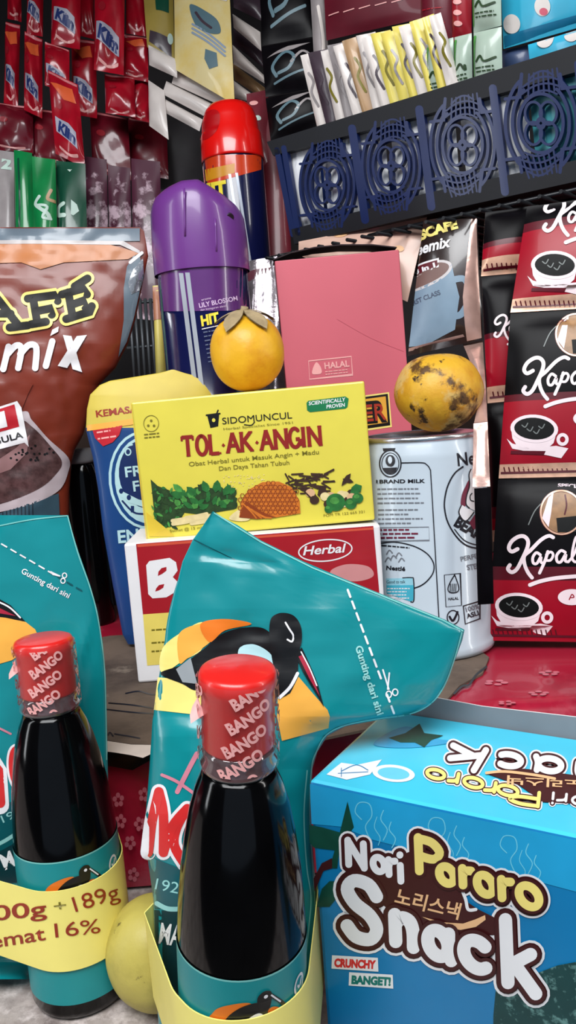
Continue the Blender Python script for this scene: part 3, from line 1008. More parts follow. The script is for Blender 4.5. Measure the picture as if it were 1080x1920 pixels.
poro = [L7('P', 470, 650, 150, 130, .3), L7('o', 548, 690, 110, 110, .3), L7('r', 640, 705, 110, 112, .3), L7('o', 695, 730, 120, 125, .35), L7('r', 792, 755, 120, 125, .3), L7('o', 858, 775, 150, 135, .35)]
D.poly(q7([(170, 640), (300, 600), (420, 580), (470, 560), (560, 600), (660, 700), (640, 760), (700, 800), (760, 830), (800, 900), (600, 900), (400, 840), (300, 760)]), m_brown, 4)
for seq, w in ((snack, 54), (nori, 34), (poro, 43)): letters(D, seq, w, m_pap, 2)
for seq, w in ((snack, 44), (nori, 26), (poro, 35)): letters(D, seq, w, m_brown, 3)
D.stroke(q7([(628, 705), (650, 760), (660, 800), (690, 800)]), 6, m_pap, 5)
letters(D, nori, 13, m_pap, 6)
for i_, L_ in enumerate(poro):
    letters(D, [L_], 27, m_brown, 6 + 2 * i_)
    letters(D, [L_], 16.5, m_cream, 7 + 2 * i_)
for i_, L_ in enumerate(snack):
    letters(D, [L_], 39, m_brown, 6 + 2 * i_)
    letters(D, [L_], 25, m_pap, 7 + 2 * i_)
D.poly(q7([(480, 828), (560, 850), (640, 855), (690, 838), (726, 822), (728, 840), (690, 868), (630, 880), (560, 868)]), m_peach, 6)
D.text('노리스낵', Z7(372, 772), Z7(622, 835), 25, m_peach, 6, bold=.02)
for txt, p0, p1, m1 in (('CRUNCHY', (138, 1022), (300, 1030), m_redink), ('BANGET!', (205, 1088), (358, 1096), mat('green teal ink', (20, 120, 110), .4))):
    a, c_ = Z7(*p0), Z7(*p1)
    D.poly([(a[0] - 5, a[1] + 4), (c_[0] + 5, c_[1] + 6), (c_[0] + 4, c_[1] - 20), (a[0] - 4, a[1] - 21)], m_pap, 1)
    D.text(txt, a, c_, 15, m1, 2, bold=.06)
# toasted seaweed photo at the lower right
m_sea = blotchy('seaweed picture', (18, 62, 62), (96, 140, 136), 320, .55, .68, .5, detail=3)
D.poly([(925, 1905), (930, 1850), (980, 1835), (1046, 1810), (1100, 1800), (1200, 1830), (1200, 2000), (925, 2000)], m_sea, 1)
# top panel
D = Dec(b, th_)
ZT = lambda x, y: (600 + x * .44444, 1330 + y * .44444)
qT = lambda L: [ZT(*p) for p in L]
D.poly([(612, 1452), (640, 1430), (669, 1434), (716, 1424), (694, 1452), (650, 1462)], m_pap, 1)
D.disc(738, 1450, 40, 16, m_pap, 1, .1)
D.disc(738, 1450, 30, 11, m_line, 2, .1)
D.stroke([(640, 1446), (668, 1434), (690, 1444)], 1.6, m_blue, 2); D.stroke([(634, 1450), (690, 1447)], 1.3, m_blue, 2); D.stroke([(640, 1440), (640, 1456)], 1.3, m_blue, 2)
D.poly([(700, 1395), (760, 1362), (820, 1385), (860, 1390), (770, 1402)], m_cyan2, 1, curve=True)  # darker patch painted for the shadow the pouch casts on the top
D.poly(qT([(290, 120), (360, 100), (420, 60), (440, 100), (520, 110), (470, 130), (440, 160), (400, 140), (340, 140)]), m_kelp, 2)
def LT(ch, x, y, w, h, slope=.12, sh=.3):
    o = ZT(x, y)
    return (ch, o, (-w * .4444, -w * .4444 * slope), (-h * sh * .4444, h * .4444))
tsn = [LT('k', 700, 172, 300, 85, .14, .6), LT('c', 850, 195, 190, 85, .12, .1), LT('a', 1020, 212, 200, 95, .12, .1), LT('n', 1170, 235, 190, 95, .12, .1)]
tpo = [LT('o', 528, 262, 140, 62, .2, .1), LT('r', 585, 272, 120, 62, .2, .2), LT('o', 690, 297, 150, 68, .2, .1), LT('r', 742, 310, 130, 66, .2, .2), LT('o', 838, 330, 160, 70, .2, .1), LT('P', 925, 352, 220, 58, .15, .1)]
tno = [LT('i', 985, 352, 90, 50, .1, .1), LT('r', 1040, 358, 120, 50, .1, .1), LT('o', 1130, 370, 120, 60, .1, .1)]
D.poly(qT([(700, 270), (860, 250), (1100, 280), (1100, 400), (940, 390), (840, 320)]), m_brown, 4)
for seq, w in ((tsn, 26), (tpo, 16), (tno, 14)): letters(D, seq, w, m_pap, 2)
for seq, w in ((tsn, 20), (tpo, 11), (tno, 10)): letters(D, seq, w, m_brown, 3)
letters(D, tsn, 12, m_pap, 6); letters(D, tpo, 7, m_cream, 6); letters(D, tno, 5, m_pap, 6)
D.stroke(qT([(702, 268), (780, 262), (900, 276), (990, 292)]), 5, m_peach, 6)
D.text('노리스낵', ZT(1110, 300), ZT(790, 282), 14, m_peach, 7, bold=.02)
b.build('carton_body', tn)
b = MB()
u = [FL + ez * (dpn + .0002), FL + ex * wn + ez * (dpn + .0002)]
fh_ = [.0085, .0065, .0075, .0055, .006]
P0_ = [[u[0].lerp(u[1], k / 4) + V((0, 0, -.002)) for k in range(5)], [u[0].lerp(u[1], k / 4) + V((0, 0, fh_[k])) + ez * .001 for k in range(5)]]
b.grid(P0_, m_greycard, False)
b.grid([[p + ez * .0006 for p in r_] for r_ in P0_], m_blue, False)
b.grid([P0_[1], [p + ez * .0006 for p in P0_[1]]], m_pap, False)
tag(b.build('rear_flap', tn), 'grey unprinted flap standing up at the back')

# ------------------------------------------------------------- fruits
m_fruit = blotchy('yellow fruit skin', (228, 172, 36), (206, 132, 22), 30, .45, .7, .42, bump=.25, bscale=120, more=[((92, 58, 22), 95, .66, .72), ((70, 46, 24), 46, .69, .735)])
m_fruit2 = blotchy('scarred yellow fruit skin', (222, 170, 44), (196, 122, 30), 34, .42, .7, .48, bump=.35, bscale=120, more=[((214, 178, 104), 40, .52, .6), ((92, 62, 28), 52, .54, .62), ((54, 38, 22), 110, .6, .65)])
m_fruit3 = blotchy('pale green yellow fruit skin', (186, 172, 84), (150, 138, 60), 36, .45, .7, .5, bump=.25, bscale=120, more=[((70, 56, 26), 80, .63, .68)])
m_calyx = mat('dry brown calyx', (158, 138, 104), .9, var=.3, scale=120, bump=.5)
def fruit(c, rx, rz, m, label, cal=None, seed=1, tilt=(0, 0)):
    t = thing('fruit', label, 'fruit', c - V((0, 0, rz)), 'round yellow fruits')
    Rm = Matrix.Rotation(tilt[0], 3, 'Y') @ Matrix.Rotation(tilt[1], 3, 'X')
    b = MB()
    P = []
    for i in range(33):
        a = -pi / 2 + pi * i / 32
        row = []
        for k in range(48):
            g = 2 * pi * k / 48
            d = V((cos(a) * cos(g), cos(a) * sin(g), sin(a)))
            q = 1 + .03 * noise.noise(d * 1.7 + V((seed, 0, 0)))
            row.append(c + Rm @ V((d.x * rx * q, d.y * rx * q, d.z * rz * (1 - .08 * max(0, d.z) ** 6))))
        P.append(row)
    b.grid(P, m, True, True)
    b.build('fruit_body', t, merge=1e-7)
    if cal:
        b = MB()
        for k in range(5):
            a0 = 2 * pi * k / 5 + .4
            G = []
            for i in range(6):
                s_ = i / 5
                row = []
                for j in range(5):
                    w = (j / 4 - .5) * 1.15 * (1 - s_ ** 2.2)
                    th = .05 + s_ * .92
                    d = V((sin(th) * cos(a0 + w), sin(th) * sin(a0 + w), cos(th)))
                    row.append(c + Rm @ V((d.x * rx * 1.06, d.y * rx * 1.06, d.z * rz * (1.02 + .1 * s_ ** 2 + .02 * (k % 2)))))
                G.append(row)
            b.grid(G, m_calyx)
            b.grid([[p + (p - c).normalized() * .0007 for p in r_] for r_ in G], m_calyx)
        b.tube([c + Rm @ V((0, 0, rz * .95)), c + Rm @ V((.001, 0, rz * 1.12))], .0022, m_calyx)
        b.build('calyx', t)
    return t
c3 = pt(288, 1752, .309)
c3.z = ZF + .0222
fruit(c3, .0186, .0222, m_fruit3, 'pale yellow-green fruit on the counter half hidden behind the middle teal pouch', seed=5)
# ---------------------------------------------------------- boxes on the step
m_yel = mat('yellow card', (224, 209, 78), .38, coat=.15, var=.03)
m_yelside = mat('yellow card side', (222, 190, 60), .42)
m_tolak = mat('dark brick red ink', (142, 30, 24), .4)
m_grn = mat('badge green ink', (20, 118, 70), .4)
m_leaf = mat('leaf green ink', (34, 104, 44), .5, var=.3, scale=300)
m_leaf2 = mat('dark leaf ink', (34, 62, 26), .5, var=.4, scale=300)
m_leaf3 = mat('light leaf ink', (70, 140, 60), .5, var=.3, scale=300)
m_root = mat('pale root ink', (226, 206, 150), .5, var=.15, scale=200)
m_honey = mat('honeycomb ink', (204, 112, 34), .45, var=.15, scale=200)
m_honey2 = mat('honeycomb dark ink', (138, 58, 16), .45)
m_clove = mat('clove brown ink', (58, 34, 22), .5, var=.3, scale=300)
m_blackink = MATS['black ink']
ZC = ZS + .0024
def depth(p): return (p - CAM).dot(FWD)
def lift(O, ey, h, z):
    """extend a box down to level z"""
    k = (O.z - z) / ey.z
    return O - ey * k, h + k
# herbal box (bottom)
q = [(233, 1020), (712, 984), (728, 1245), (258, 1281)]
dH = depth(on_z(258, 1281, ZC))
O, ex, ey, ez, w, h = fit_box(q, dH)
dpH = .05
m_wcard = mat('white card', (236, 234, 236), .45, var=.03)
m_crim = mat('crimson card print', (168, 26, 38), .38, coat=.2)
th = thing('herbal_drink_box', 'white and dark red box under the yellow box, with a big white letter B', 'box', O + ex * w / 2 + ez * dpH / 2)
b = MB(); carton(b, O, ex, ey, ez, w, h, dpH, m_wcard, m_wcard, m_wcard)
hit = plane_hit(O, -ez)
D = Dec(b, hit)
D.poly([(255, 1020), (700, 986), (712, 1120), (268, 1152)], m_crim, 0)
D.poly([(258, 1026), (700, 993), (700, 989), (257, 1021)], mat('orange red ink', (214, 84, 60), .4), 1)
D.poly([(268, 1152), (714, 1120), (722, 1214), (276, 1248)], mat('pale gold ink', (236, 214, 104), .4), 0)
D.poly([(274, 1060), (280, 1052), (318, 1046), (330, 1054), (333, 1070), (324, 1082), (334, 1092), (332, 1108), (312, 1120), (286, 1122), (278, 1114)], m_white, 2)
D.poly([(297, 1072), (303, 1065), (312, 1063), (312, 1070), (304, 1076), (296, 1080)], m_crim, 3)
D.poly([(293, 1103), (298, 1097), (308, 1095), (306, 1102), (298, 1107), (291, 1109)], m_crim, 3)
D.text('ejo', (342, 1112), (432, 1104), 52, m_white, 2, bold=.05)
D.stroke(ell(610, 1032, 50, 20, -.09), 2.4, m_white, 2, closed=True)
D.text('Herbal', (568, 1041), (650, 1035), 17, m_white, 3, bold=.02, shear=.25)
D.poly([(620, 1070), (650, 1058), (690, 1062), (700, 1080), (670, 1090), (630, 1085)], mat('pale rose ink', (206, 140, 140), .4), 1, curve=True)
for y in (1180, 1204, 1220):
    D.lines((284, y), (330, y - 3), 1, 5, 3, m_olive, 2)
b.build('carton_body', th)
zH = (O + ey * h).z
tops = (O, ex, ey, ez, w, h)
b = MB()
c0 = O + ex * (w + .0001) + ey * h * .02
b.add([c0 + ez * .004, c0 + ez * (dpH - .004), c0 + ez * (dpH - .004) + ey * h * .96, c0 + ez * .004 + ey * h * .96], [(0, 1, 2, 3)], m_blackink)
c1 = O - ex * .0002
b.build('side_panel', th)
# yellow box on top of it
q = [(246, 757), (681, 712), (705, 975), (275, 1013)]
O, ex, ey, ez, w, h = fit_box(q, dH - .001)
dpY = .047
ty = thing('herbal_syrup_box', 'bright yellow box with dark red lettering and a picture of leaves and honeycomb', 'box', O + ex * w / 2 + ez * dpY / 2)
b = MB(); carton(b, O, ex, ey, ez, w, h, dpY, m_yel, m_yelside, m_yel, .001)
hit = plane_hit(O, -ez)
D = Dec(b, hit)
Z1 = lambda x, y: (160 + x * .5185, 680 + y * .5183)
q1 = lambda L: [Z1(*p) for p in L]
D.stroke(q1([(166, 150), (222, 640)]), 1.6, m_yelside, 1)
# emblem and maker's name
D.poly(q1([(440, 188), (484, 184), (480, 230), (452, 236)]), m_blackink, 1)
D.stroke(q1([(438, 190), (486, 184)]), 3, m_blackink, 1); D.stroke(q1([(472, 190), (480, 172)]), 2.4, m_blackink, 1)
D.disc(*Z1(464, 208), 3.2, 3.6, m_yel, 2)
D.text('SIDOMUNCUL', Z1(496, 223), Z1(748, 201), 13, m_blackink, 2)
D.stroke(q1([(575, 224), (600, 226), (612, 214)]), 1.8, m_blackink, 2)
D.text('Herbal Specialist Since 1951', Z1(500, 244), Z1(750, 220), 4.4, m_olive, 2)
# main title in slab strokes with small serifs
def slab_title(txt, p0, p1, H, m):
    wd = {'T': .66, 'O': .66, 'L': .5, 'A': .68, 'K': .62, 'N': .66, 'G': .66, 'I': .2, '.': .22}
    tot = sum(wd[c] + .1 for c in txt)
    ux, uy = (p1[0] - p0[0]) / tot, (p1[1] - p0[1]) / tot
    n = V((uy, -ux)).normalized() * H
    x = 0
    for c in txt:
        o = (p0[0] + ux * x, p0[1] + uy * x)
        if c == '.':
            D.poly([(o[0] + ux * a + n.x * b_, o[1] + uy * a + n.y * b_) for a, b_ in ((.0, .4), (.1, .3), (.2, .4), (.1, .52))], m, 2)
        else:
            s_ = .9 if c == 'N' else 1
            for st in (GL[c] if c != 'N' else [[(0, 0), (0, 1)], [(0, 1), (.6, 0)], [(.6, 0), (.6, 1)]]):
                P = [(o[0] + ux * a + n.x * b_, o[1] + uy * a + n.y * b_) for a, b_ in st]
                D.stroke(P, 7, m, 2, smooth=len(P) > 2, cap=len(P) > 2)
                if len(P) == 2:
                    for a, b_ in st:
                        if b_ in (0, 1) and c not in 'T' or (c == 'T' and b_ == 0):
                            D.stroke([(o[0] + ux * (a - .11) + n.x * b_, o[1] + uy * (a - .11) + n.y * b_), (o[0] + ux * (a + .11) + n.x * b_, o[1] + uy * (a + .11) + n.y * b_)], 3.4, m, 2, smooth=False, cap=False)
            if c == 'T':
                for a in (0, .6):
                    D.stroke([(o[0] + ux * a + n.x * 1.05, o[1] + uy * a + n.y * 1.05), (o[0] + ux * a + n.x * .8, o[1] + uy * a + n.y * .8)], 4, m, 2, cap=False)
        x += wd[c] + .1
slab_title('TOL.AK.ANGIN', Z1(353, 338), Z1(862, 297), 35, m_tolak)
D.text('Obat Herbal untuk Masuk Angin + Madu', Z1(375, 375), Z1(845, 330), 8.5, m_olive, 2, bold=.006)
D.text('Dan Daya Tahan Tubuh', Z1(484, 391), Z1(738, 368), 8.5, m_olive, 2, bold=.006)
D.poly(q1([(806, 138), (940, 122), (952, 130), (948, 160), (940, 166), (812, 179), (802, 172), (800, 146)]), m_grn, 1)
D.text('SCIENTIFICALLY', Z1(808, 154), Z1(942, 139), 7, m_white, 2, bold=.02, shear=.15)
D.text('PROVEN', Z1(872, 166), Z1(940, 158), 7, m_white, 2, bold=.02, shear=.15)
D.stroke(ell(*Z1(238, 220), 14, 15), 1.2, m_olive, 1, closed=True)
for a in range(3): D.disc(*Z1(238 + 12 * cos(a * 2.1 - 1.57), 222 + 12 * sin(a * 2.1 - 1.57)), 2.4, 2.4, m_olive, 1)
D.lines(Z1(212, 258), Z1(272, 252), 2, 6, 2.6, m_olive, 1, .1)
# picture strip
rr = random.Random(4)
def leafp(cx, cy, a, L, wd_, m, lay):
    D.poly([(cx + cos(a) * L * t - sin(a) * wd_ * s_, cy + sin(a) * L * t + cos(a) * wd_ * s_) for t, s_ in ((0, 0), (.3, .5), (.7, .4), (1, 0), (.7, -.4), (.3, -.5))], m, lay)
D.poly(q1([(236, 422), (262, 446), (300, 460), (330, 475), (360, 540), (330, 590), (256, 602)]), m_leaf2, 1)
for i in range(60):
    x, y = rr.uniform(240, 345), rr.uniform(450, 590)
    leafp(*Z1(x, y), rr.uniform(0, 6.28), rr.uniform(8, 16), rr.uniform(3, 6), rr.choice([m_leaf2, m_leaf2, m_leaf, m_leaf3]), 2 + i % 3)
D.poly(q1([(330, 490), (400, 450), (480, 455), (550, 490), (540, 530), (420, 550), (340, 540)]), m_leaf2, 2)
for i in range(46):
    x, y = rr.uniform(340, 540), rr.uniform(465, 540)
    leafp(*Z1(x, y), rr.uniform(-2.8, -.3), rr.uniform(12, 24), rr.uniform(8, 13), rr.choice([m_leaf, m_leaf, m_leaf3, m_leaf2]), 3 + i % 4)
for x, y, a in ((470, 470, -1.4), (440, 470, -1.9), (500, 480, -1.0), (400, 480, -2.4), (350, 490, -2.6)):
    leafp(*Z1(x, y), a, 24, 14, m_leaf, 7)
for i in range(9):
    x, y = rr.uniform(310, 400), rr.uniform(560, 585)
    D.stroke(q1([(x, y), (x + 40, y - 6), (x + 75, y - 14)]), 7, m_root, 5 + i % 2)
D.poly(q1([(520, 560), (560, 530), (600, 540), (590, 570), (540, 572)]), m_root, 5, curve=True)
D.poly(q1([(556, 560), (565, 500), (590, 460), (640, 432), (700, 430), (745, 450), (775, 500), (778, 545), (690, 560), (620, 566)]), m_honey, 6, curve=False)
for i in range(14):
    for j in range(9):
        x, y = 560 + i * 17 + (j % 2) * 8, 436 + j * 15
        if (y - 430) > abs(x - 668) * .35 + (8 if x < 600 else 0) and y < 556 and x < 772:
            D.stroke([Z1(x + 8 * cos(k * pi / 3), y + 8 * sin(k * pi / 3)) for k in range(6)], 1.3, m_honey2, 7, closed=True, smooth=False)
D.poly(q1([(556, 560), (580, 500), (640, 540), (690, 560), (620, 566)]), m_honey2, 8)
for i in range(4): D.stroke(q1([(572 + i * 14, 512 + i * 9), (600 + i * 16, 540 + i * 6), (618 + i * 18, 562)]), 2.6, m_honey, 9)
for i in range(44):
    x, y, a = rr.uniform(715, 865), rr.uniform(402, 480), rr.uniform(-.6, 1.2)
    D.stroke(q1([(x, y), (x + 40 * cos(a), y + 30 * sin(a))]), 3, m_clove, 4 + i % 3)
for i in range(16):
    x, y = rr.uniform(770, 990), rr.uniform(450, 515)
    D.disc(*Z1(x, y), 9, 8, rr.choice([m_root, mat('ginger ink', (214, 170, 130), .5), m_root, m_clove]), 5 + i % 3)
for x, y, r_ in ((905, 505, 22), (960, 510, 14), (985, 490, 13), (880, 530, 10)):
    D.disc(*Z1(x, y), r_ * .8, r_ * .75, m_leaf, 8); D.disc(*Z1(x - 4, y - 6), r_ * .4, r_ * .3, m_leaf3, 9)
leafp(*Z1(1000, 445), 2.6, 26, 18, m_leaf, 7); leafp(*Z1(960, 400), 2.2, 30, 9, m_clove, 6); leafp(*Z1(930, 420), .3, 22, 9, m_clove, 6)
for i in range(70):
    D.disc(*Z1(rr.uniform(500, 660), rr.uniform(405, 460)), 1, 1, m_root, 2, n=6)
D.text('12 Sachet @ 15 ml', Z1(286, 616), Z1(420, 601), 5.5, m_olive, 2)
D.text('POM TR 122 665 321', Z1(862, 558), Z1(1010, 543), 5, m_olive, 2)
b.build('carton_body', ty)
# folded tuck flap corner
b = MB()
c0 = O + ex * .0015 - ez * .0004
b.add([c0 + ey * .002, c0 + ex * .014 + ey * .001, c0 + ex * .010 + ey * .006 - ez * .001, c0 + ey * .016 - ez * .0006], [(0, 1, 2, 3)], m_yelside)
b.build('crease_flap', ty)
zY = (O + ey * h + ez * .03 + ex * w * .5).z

# ------------------------------------------------------------------ milk can
m_can = mat('white enamel can', (188, 200, 210), .28, coat=.35, var=.02)
m_tin = mat('bare tin rim', (206, 208, 212), .25, metal=.9)
m_cink = mat('black can print', (28, 28, 36), .35)
m_gink = mat('grey can print', (120, 124, 132), .4)
m_tink = mat('turquoise can print', (70, 176, 200), .35)
m_wine = mat('wine red can print', (116, 36, 60), .35)
def zy(x, y, P):
    """height at which the vertical through P appears on picture row y"""
    lo, hi = P.z - .2, P.z + .6
    for _ in range(50):
        m_ = (lo + hi) / 2
        if proj(V((P.x, P.y, m_)))[1] > y: lo = m_
        else: hi = m_
    return lo
P0 = on_z(809, 1203, ZC)
Hc = zy(0, 812, P0) - P0.z
rcn = 112 * depth(P0) / F
M = Matrix.Translation(P0)
tc_ = thing('milk_can', 'white milk can with black print standing to the right of the yellow box', 'can', P0)
prof = [(rcn * .80, .001), (rcn * .9, .0), (rcn * 1.03, .0006), (rcn * 1.045, .003), (rcn * 1.04, .006), (rcn * 1.0, .008), (rcn, Hc - .012), (rcn * .985, Hc - .009), (rcn * .93, Hc - .0045), (rcn * .92, Hc - .003)]
b = MB(); b.lathe(M, prof, m_can, 72, cap1=False)
rad = interp([(z, r) for r, z in prof[5:]])
hit = lathe_hit(M, rad)
D = Dec(b, hit, (8, 0))
Z2 = lambda x, y: (680 + x * .25, 780 + y * .25)
q2 = lambda L: [Z2(*p) for p in L]
D.stroke(q2([(285, 352), (440, 350), (480, 365), (505, 400), (512, 460), (540, 940), (572, 1520)]), 2, m_cink, 1)
D.stroke(ell(*Z2(207, 357), 20, 25), 2.4, m_cink, 1, closed=True)
D.stroke(ell(*Z2(207, 357), 16, 20), 1.4, m_cink, 1, closed=True)
D.poly(q2([(150, 242), (245, 240), (240, 262), (155, 265)]), m_cink, 1)
D.disc(*Z2(207, 335), 9, 11, m_cink, 2); D.disc(*Z2(205, 330), 4, 7, m_can, 3); D.poly(q2([(150, 390), (260, 385), (245, 420), (205, 435), (165, 420)]), m_cink, 2)
D.text('BRAND MILK', Z2(126, 505), Z2(468, 500), 7, m_cink, 1, bold=.03)
D.text('R', Z2(100, 506), Z2(118, 506), 7, m_cink, 1, bold=.03)
D.lines(Z2(110, 543), Z2(460, 540), 4, 8.8, 2.6, m_gink, 1, .15)
D.lines(Z2(115, 700), Z2(470, 697), 4, 8.4, 2.6, m_gink, 1, .35)
D.stroke(q2([(110, 838), (496, 832), (500, 932), (120, 940)]), 1.3, m_gink, 1, smooth=False)
D.lines(Z2(120, 848), Z2(440, 846), 3, 7.4, 3.2, m_wine, 1, .3)
D.stroke(q2([(130, 955), (240, 945), (380, 975), (480, 1030), (530, 1100), (530, 1170), (490, 1230), (440, 1270), (390, 1290)]), 2.2, m_cink, 1)
D.lines(Z2(140, 965), Z2(360, 985), 1, 5, 2.4, m_cink, 1, .05)
for (x, y) in ((200, 1020), (230, 1060), (270, 1040), (290, 1080), (190, 1075)):
    D.stroke(q2([(x - 20, y + 15), (x, y - 14), (x + 22, y + 6)]), 2.2, m_gink, 1)
D.text('Nestlé', Z2(176, 1152), Z2(318, 1162), 8, m_cink, 1, bold=.03)
D.poly(q2([(175, 1218), (375, 1216), (380, 1268), (178, 1270)]), mat('pale turquoise print', (150, 206, 222), .35), 1)
D.poly(q2([(178, 1270), (382, 1268), (380, 1380), (360, 1392), (180, 1330)]), m_tink, 1)
D.stroke(q2([(300, 1214), (365, 1212), (382, 1230), (384, 1380), (360, 1394)]), 1.8, m_cink, 2)
D.text('Good to talk', Z2(180, 1256), Z2(320, 1254), 6, m_cink, 2)
D.lines(Z2(185, 1290), Z2(360, 1290), 4, 6, 2, m_white, 2, .2)
# front medallion
D.text('Nestlé', Z2(715, 374), Z2(1010, 340), 25, m_cink, 1, bold=.02)
D.stroke(q2([(752, 380), (690, 430), (640, 520), (616, 620), (615, 700), (640, 800), (700, 900), (770, 965), (850, 990), (930, 985)]), 2.8, m_cink, 1)
D.stroke(q2([(690, 850), (760, 930), (850, 965), (930, 960)]), 2, m_cink, 1)
D.text('BEAR', Z2(682, 818), Z2(880, 935), 21, m_cink, 1, bold=.05)
D.poly(q2([(798, 480), (770, 530), (745, 590), (736, 660), (760, 690), (800, 600), (815, 520)]), m_wine, 1, curve=True)
D.poly(q2([(810, 400), (798, 440), (800, 520), (780, 600), (776, 660), (800, 690), (880, 690), (900, 420)]), m_white, 2, curve=True)
D.stroke(q2([(812, 400), (798, 440), (802, 520), (780, 600), (776, 660), (800, 690)]), 2.2, m_cink, 3)
D.poly(q2([(740, 670), (722, 720), (745, 770), (780, 780), (830, 720), (780, 690)]), m_white, 3, curve=True)
D.stroke(q2([(740, 670), (722, 720), (745, 770), (780, 785), (835, 722)]), 2.2, m_cink, 4)
D.poly(q2([(800, 800), (840, 740), (880, 730), (880, 840), (830, 850)]), m_wine, 2)
D.stroke(q2([(820, 580), (806, 600), (810, 630), (834, 640)]), 2, m_cink, 4)
D.text('PERFECT', Z2(738, 1090), Z2(930, 1050), 9, m_gink, 1, bold=.02)
D.text('STERILE', Z2(786, 1155), Z2(940, 1130), 10, m_gink, 1, bold=.03)
D.stroke(q2([(612, 1192), (732, 1180), (742, 1420), (625, 1432)]), 1.6, m_cink, 1, closed=True, smooth=False)
D.stroke(q2([(690, 1190), (660, 1240), (640, 1290), (650, 1320), (690, 1325), (718, 1310), (718, 1270), (690, 1190)]), 2, m_cink, 1)
for k in range(4): D.stroke(q2([(658 + 14 * k, 1260), (656 + 14 * k, 1315)]), 1.6, m_cink, 1)
D.text('HALAL', Z2(642, 1382), Z2(720, 1375), 5, m_cink, 1, bold=.03)
D.stroke(ell(*Z2(678, 1510), 11, 13), 2, m_cink, 1, closed=True)
D.stroke(q2([(652, 1505), (678, 1535), (712, 1470)]), 4, m_cink, 2)
D.stroke(q2([(755, 1425), (880, 1388), (880, 1520), (770, 1560)]), 2.6, m_cink, 1, closed=True, smooth=False)
D.text('100%', Z2(778, 1470), Z2(880, 1440), 9, m_gink, 1, bold=.03); D.text('ASLI', Z2(785, 1520), Z2(875, 1490), 9, m_cink, 1, bold=.03)
b.build('can_body', tc_)
b = MB(); b.lathe(M, [(rcn * .92, Hc - .003), (rcn * .945, Hc - .0022), (rcn * .945, Hc - .0004), (rcn * .915, Hc), (rcn * .89, Hc - .0006), (rcn * .88, Hc - .003), (.001, Hc - .0034)], m_tin, 64, cap0=False)
b.build('can_lid', tc_, merge=1e-7)
zCan = P0.z + Hc

# fruits on top
c1 = pt(463, 657, dH + .030); c1.z = zY + .0236
fruit(c1, .0222, .0236, m_fruit, 'smooth yellow fruit with a dry brown calyx on top of the yellow box', True, 1, (.0, .25))
c2 = pt(822, 732, depth(P0 + V((0, 0, Hc + .02))) - .001); c2.z = zCan + .0230
fruit(c2, .0250, .0230, m_fruit2, 'scarred brown-spotted yellow fruit standing on the milk can', False, 2)

# ----------------------------------------------------------------- spray cans
m_purp = mat('purple plastic cap', (106, 52, 130), .32, coat=.3, var=.03)
m_purp2 = mat('purple can print', (92, 46, 112), .25, coat=.5)
m_navy = mat('navy can print', (16, 20, 62), .2, coat=.6)
m_silv = mat('silver stripe', (186, 192, 204), .3, metal=.4)
m_yink = mat('yellow can lettering', (236, 214, 60), .4)
m_lil = mat('lilac lettering', (220, 190, 226), .4)
m_redcap = mat('scarlet plastic cap', (226, 20, 16), .24, coat=.6, var=.03)
m_redtr = mat('orange red can print', (206, 62, 26), .22, coat=.6)
P0 = on_z(437, 1172, ZS + .0006)
d0 = depth(P0)
rp = 79 * d0 / F
Z = lambda y: zy(0, y, P0) - P0.z
M = Matrix.Translation(P0)
tp_ = thing('spray_can', 'tall spray can with a purple cap behind the yellow box', 'spray can', P0, 'insect spray cans')
zs, zt_ = Z(512), Z(350)
prof = [(rp * .9, 0), (rp * .98, .002), (rp, .004), (rp, zs - .001)]
b = MB(); b.lathe(M, prof, m_navy, 64)
hit = lathe_hit(M, lambda z: rp)
D = Dec(b, hit, (7, 0), clip=(296, 480, 470, 800))
D.poly([(290, 505), (470, 490), (470, 582), (290, 584)], m_purp2, 0)
for a, c_ in (((335, 512), (364, 742)), ((347, 511), (376, 742))):
    D.poly([a, (a[0] + 8.5, a[1]), (c_[0] + 8.5, c_[1]), c_], m_silv, 2)
D.text('LILY BLOSSOM', (374, 577), (446, 563), 9, m_lil, 2, bold=.015)
D.text('aroma', (378, 564), (396, 560), 4, m_lil, 2); D.text('dan kesegaran alami', (376, 583), (424, 575), 4, m_lil, 2)
D.text('HIT', (378, 611), (413, 603), 19, m_yink, 2, bold=.05, shear=.1)
D.stroke([(379, 617), (430, 606)], 1.6, m_white, 2)
D.lines((381, 622), (440, 612), 8, 8, 2.4, mat('dim print', (90, 100, 130), .4), 2)
b.build('can_body', tp_)
b = MB()
cp = [(rp * 1.055, zs - .0008), (rp * 1.06, zs + .001), (rp * 1.05, zs + .02), (rp * 1.02, zt_ - .014), (rp * .98, zt_ - .008), (rp * .9, zt_ - .003), (rp * .74, zt_), (rp * .4, zt_ + .0005), (.0006, zt_ + .0005)]
G = []
for r_, z in cp:
    row = []
    for k in range(64):
        a = 2 * pi * k / 64
        x, y = r_ * cos(a), r_ * sin(a)
        f = max(0, min(1, (z - zs - .025) / (zt_ - zs - .025)))
        dz = f * (max(0, x - .004) * .62 + max(0, -x - .006) * .26) + f * .10 * max(0, -y - .01)
        # flat facets of the trigger hood on the front right
        row.append(M @ V((x, y, z - dz)))
    G.append(row)
b.grid(G, m_purp, True, True)
o = b.build('cap', tp_, merge=1e-6)
b = MB()
for xx, x2, z0, z1 in ((-.006, -.004, zs + .018, zt_ - .008),):
    def hp(x, z): return M @ V((x, -math.sqrt((rp * 1.04) ** 2 - x * x) - .0004, z))
    b.tube([hp(xx + (x2 - xx) * t, z0 + (z1 - z0) * t) for t in (0, .25, .5, .75, 1)], .0007, m_purp, 8)
    b.tube([hp(.012 + .001 * t, z0 - .01 + (z1 - z0) * t * .7) for t in (0, .25, .5, .75, 1)], .0006, m_purp, 8)
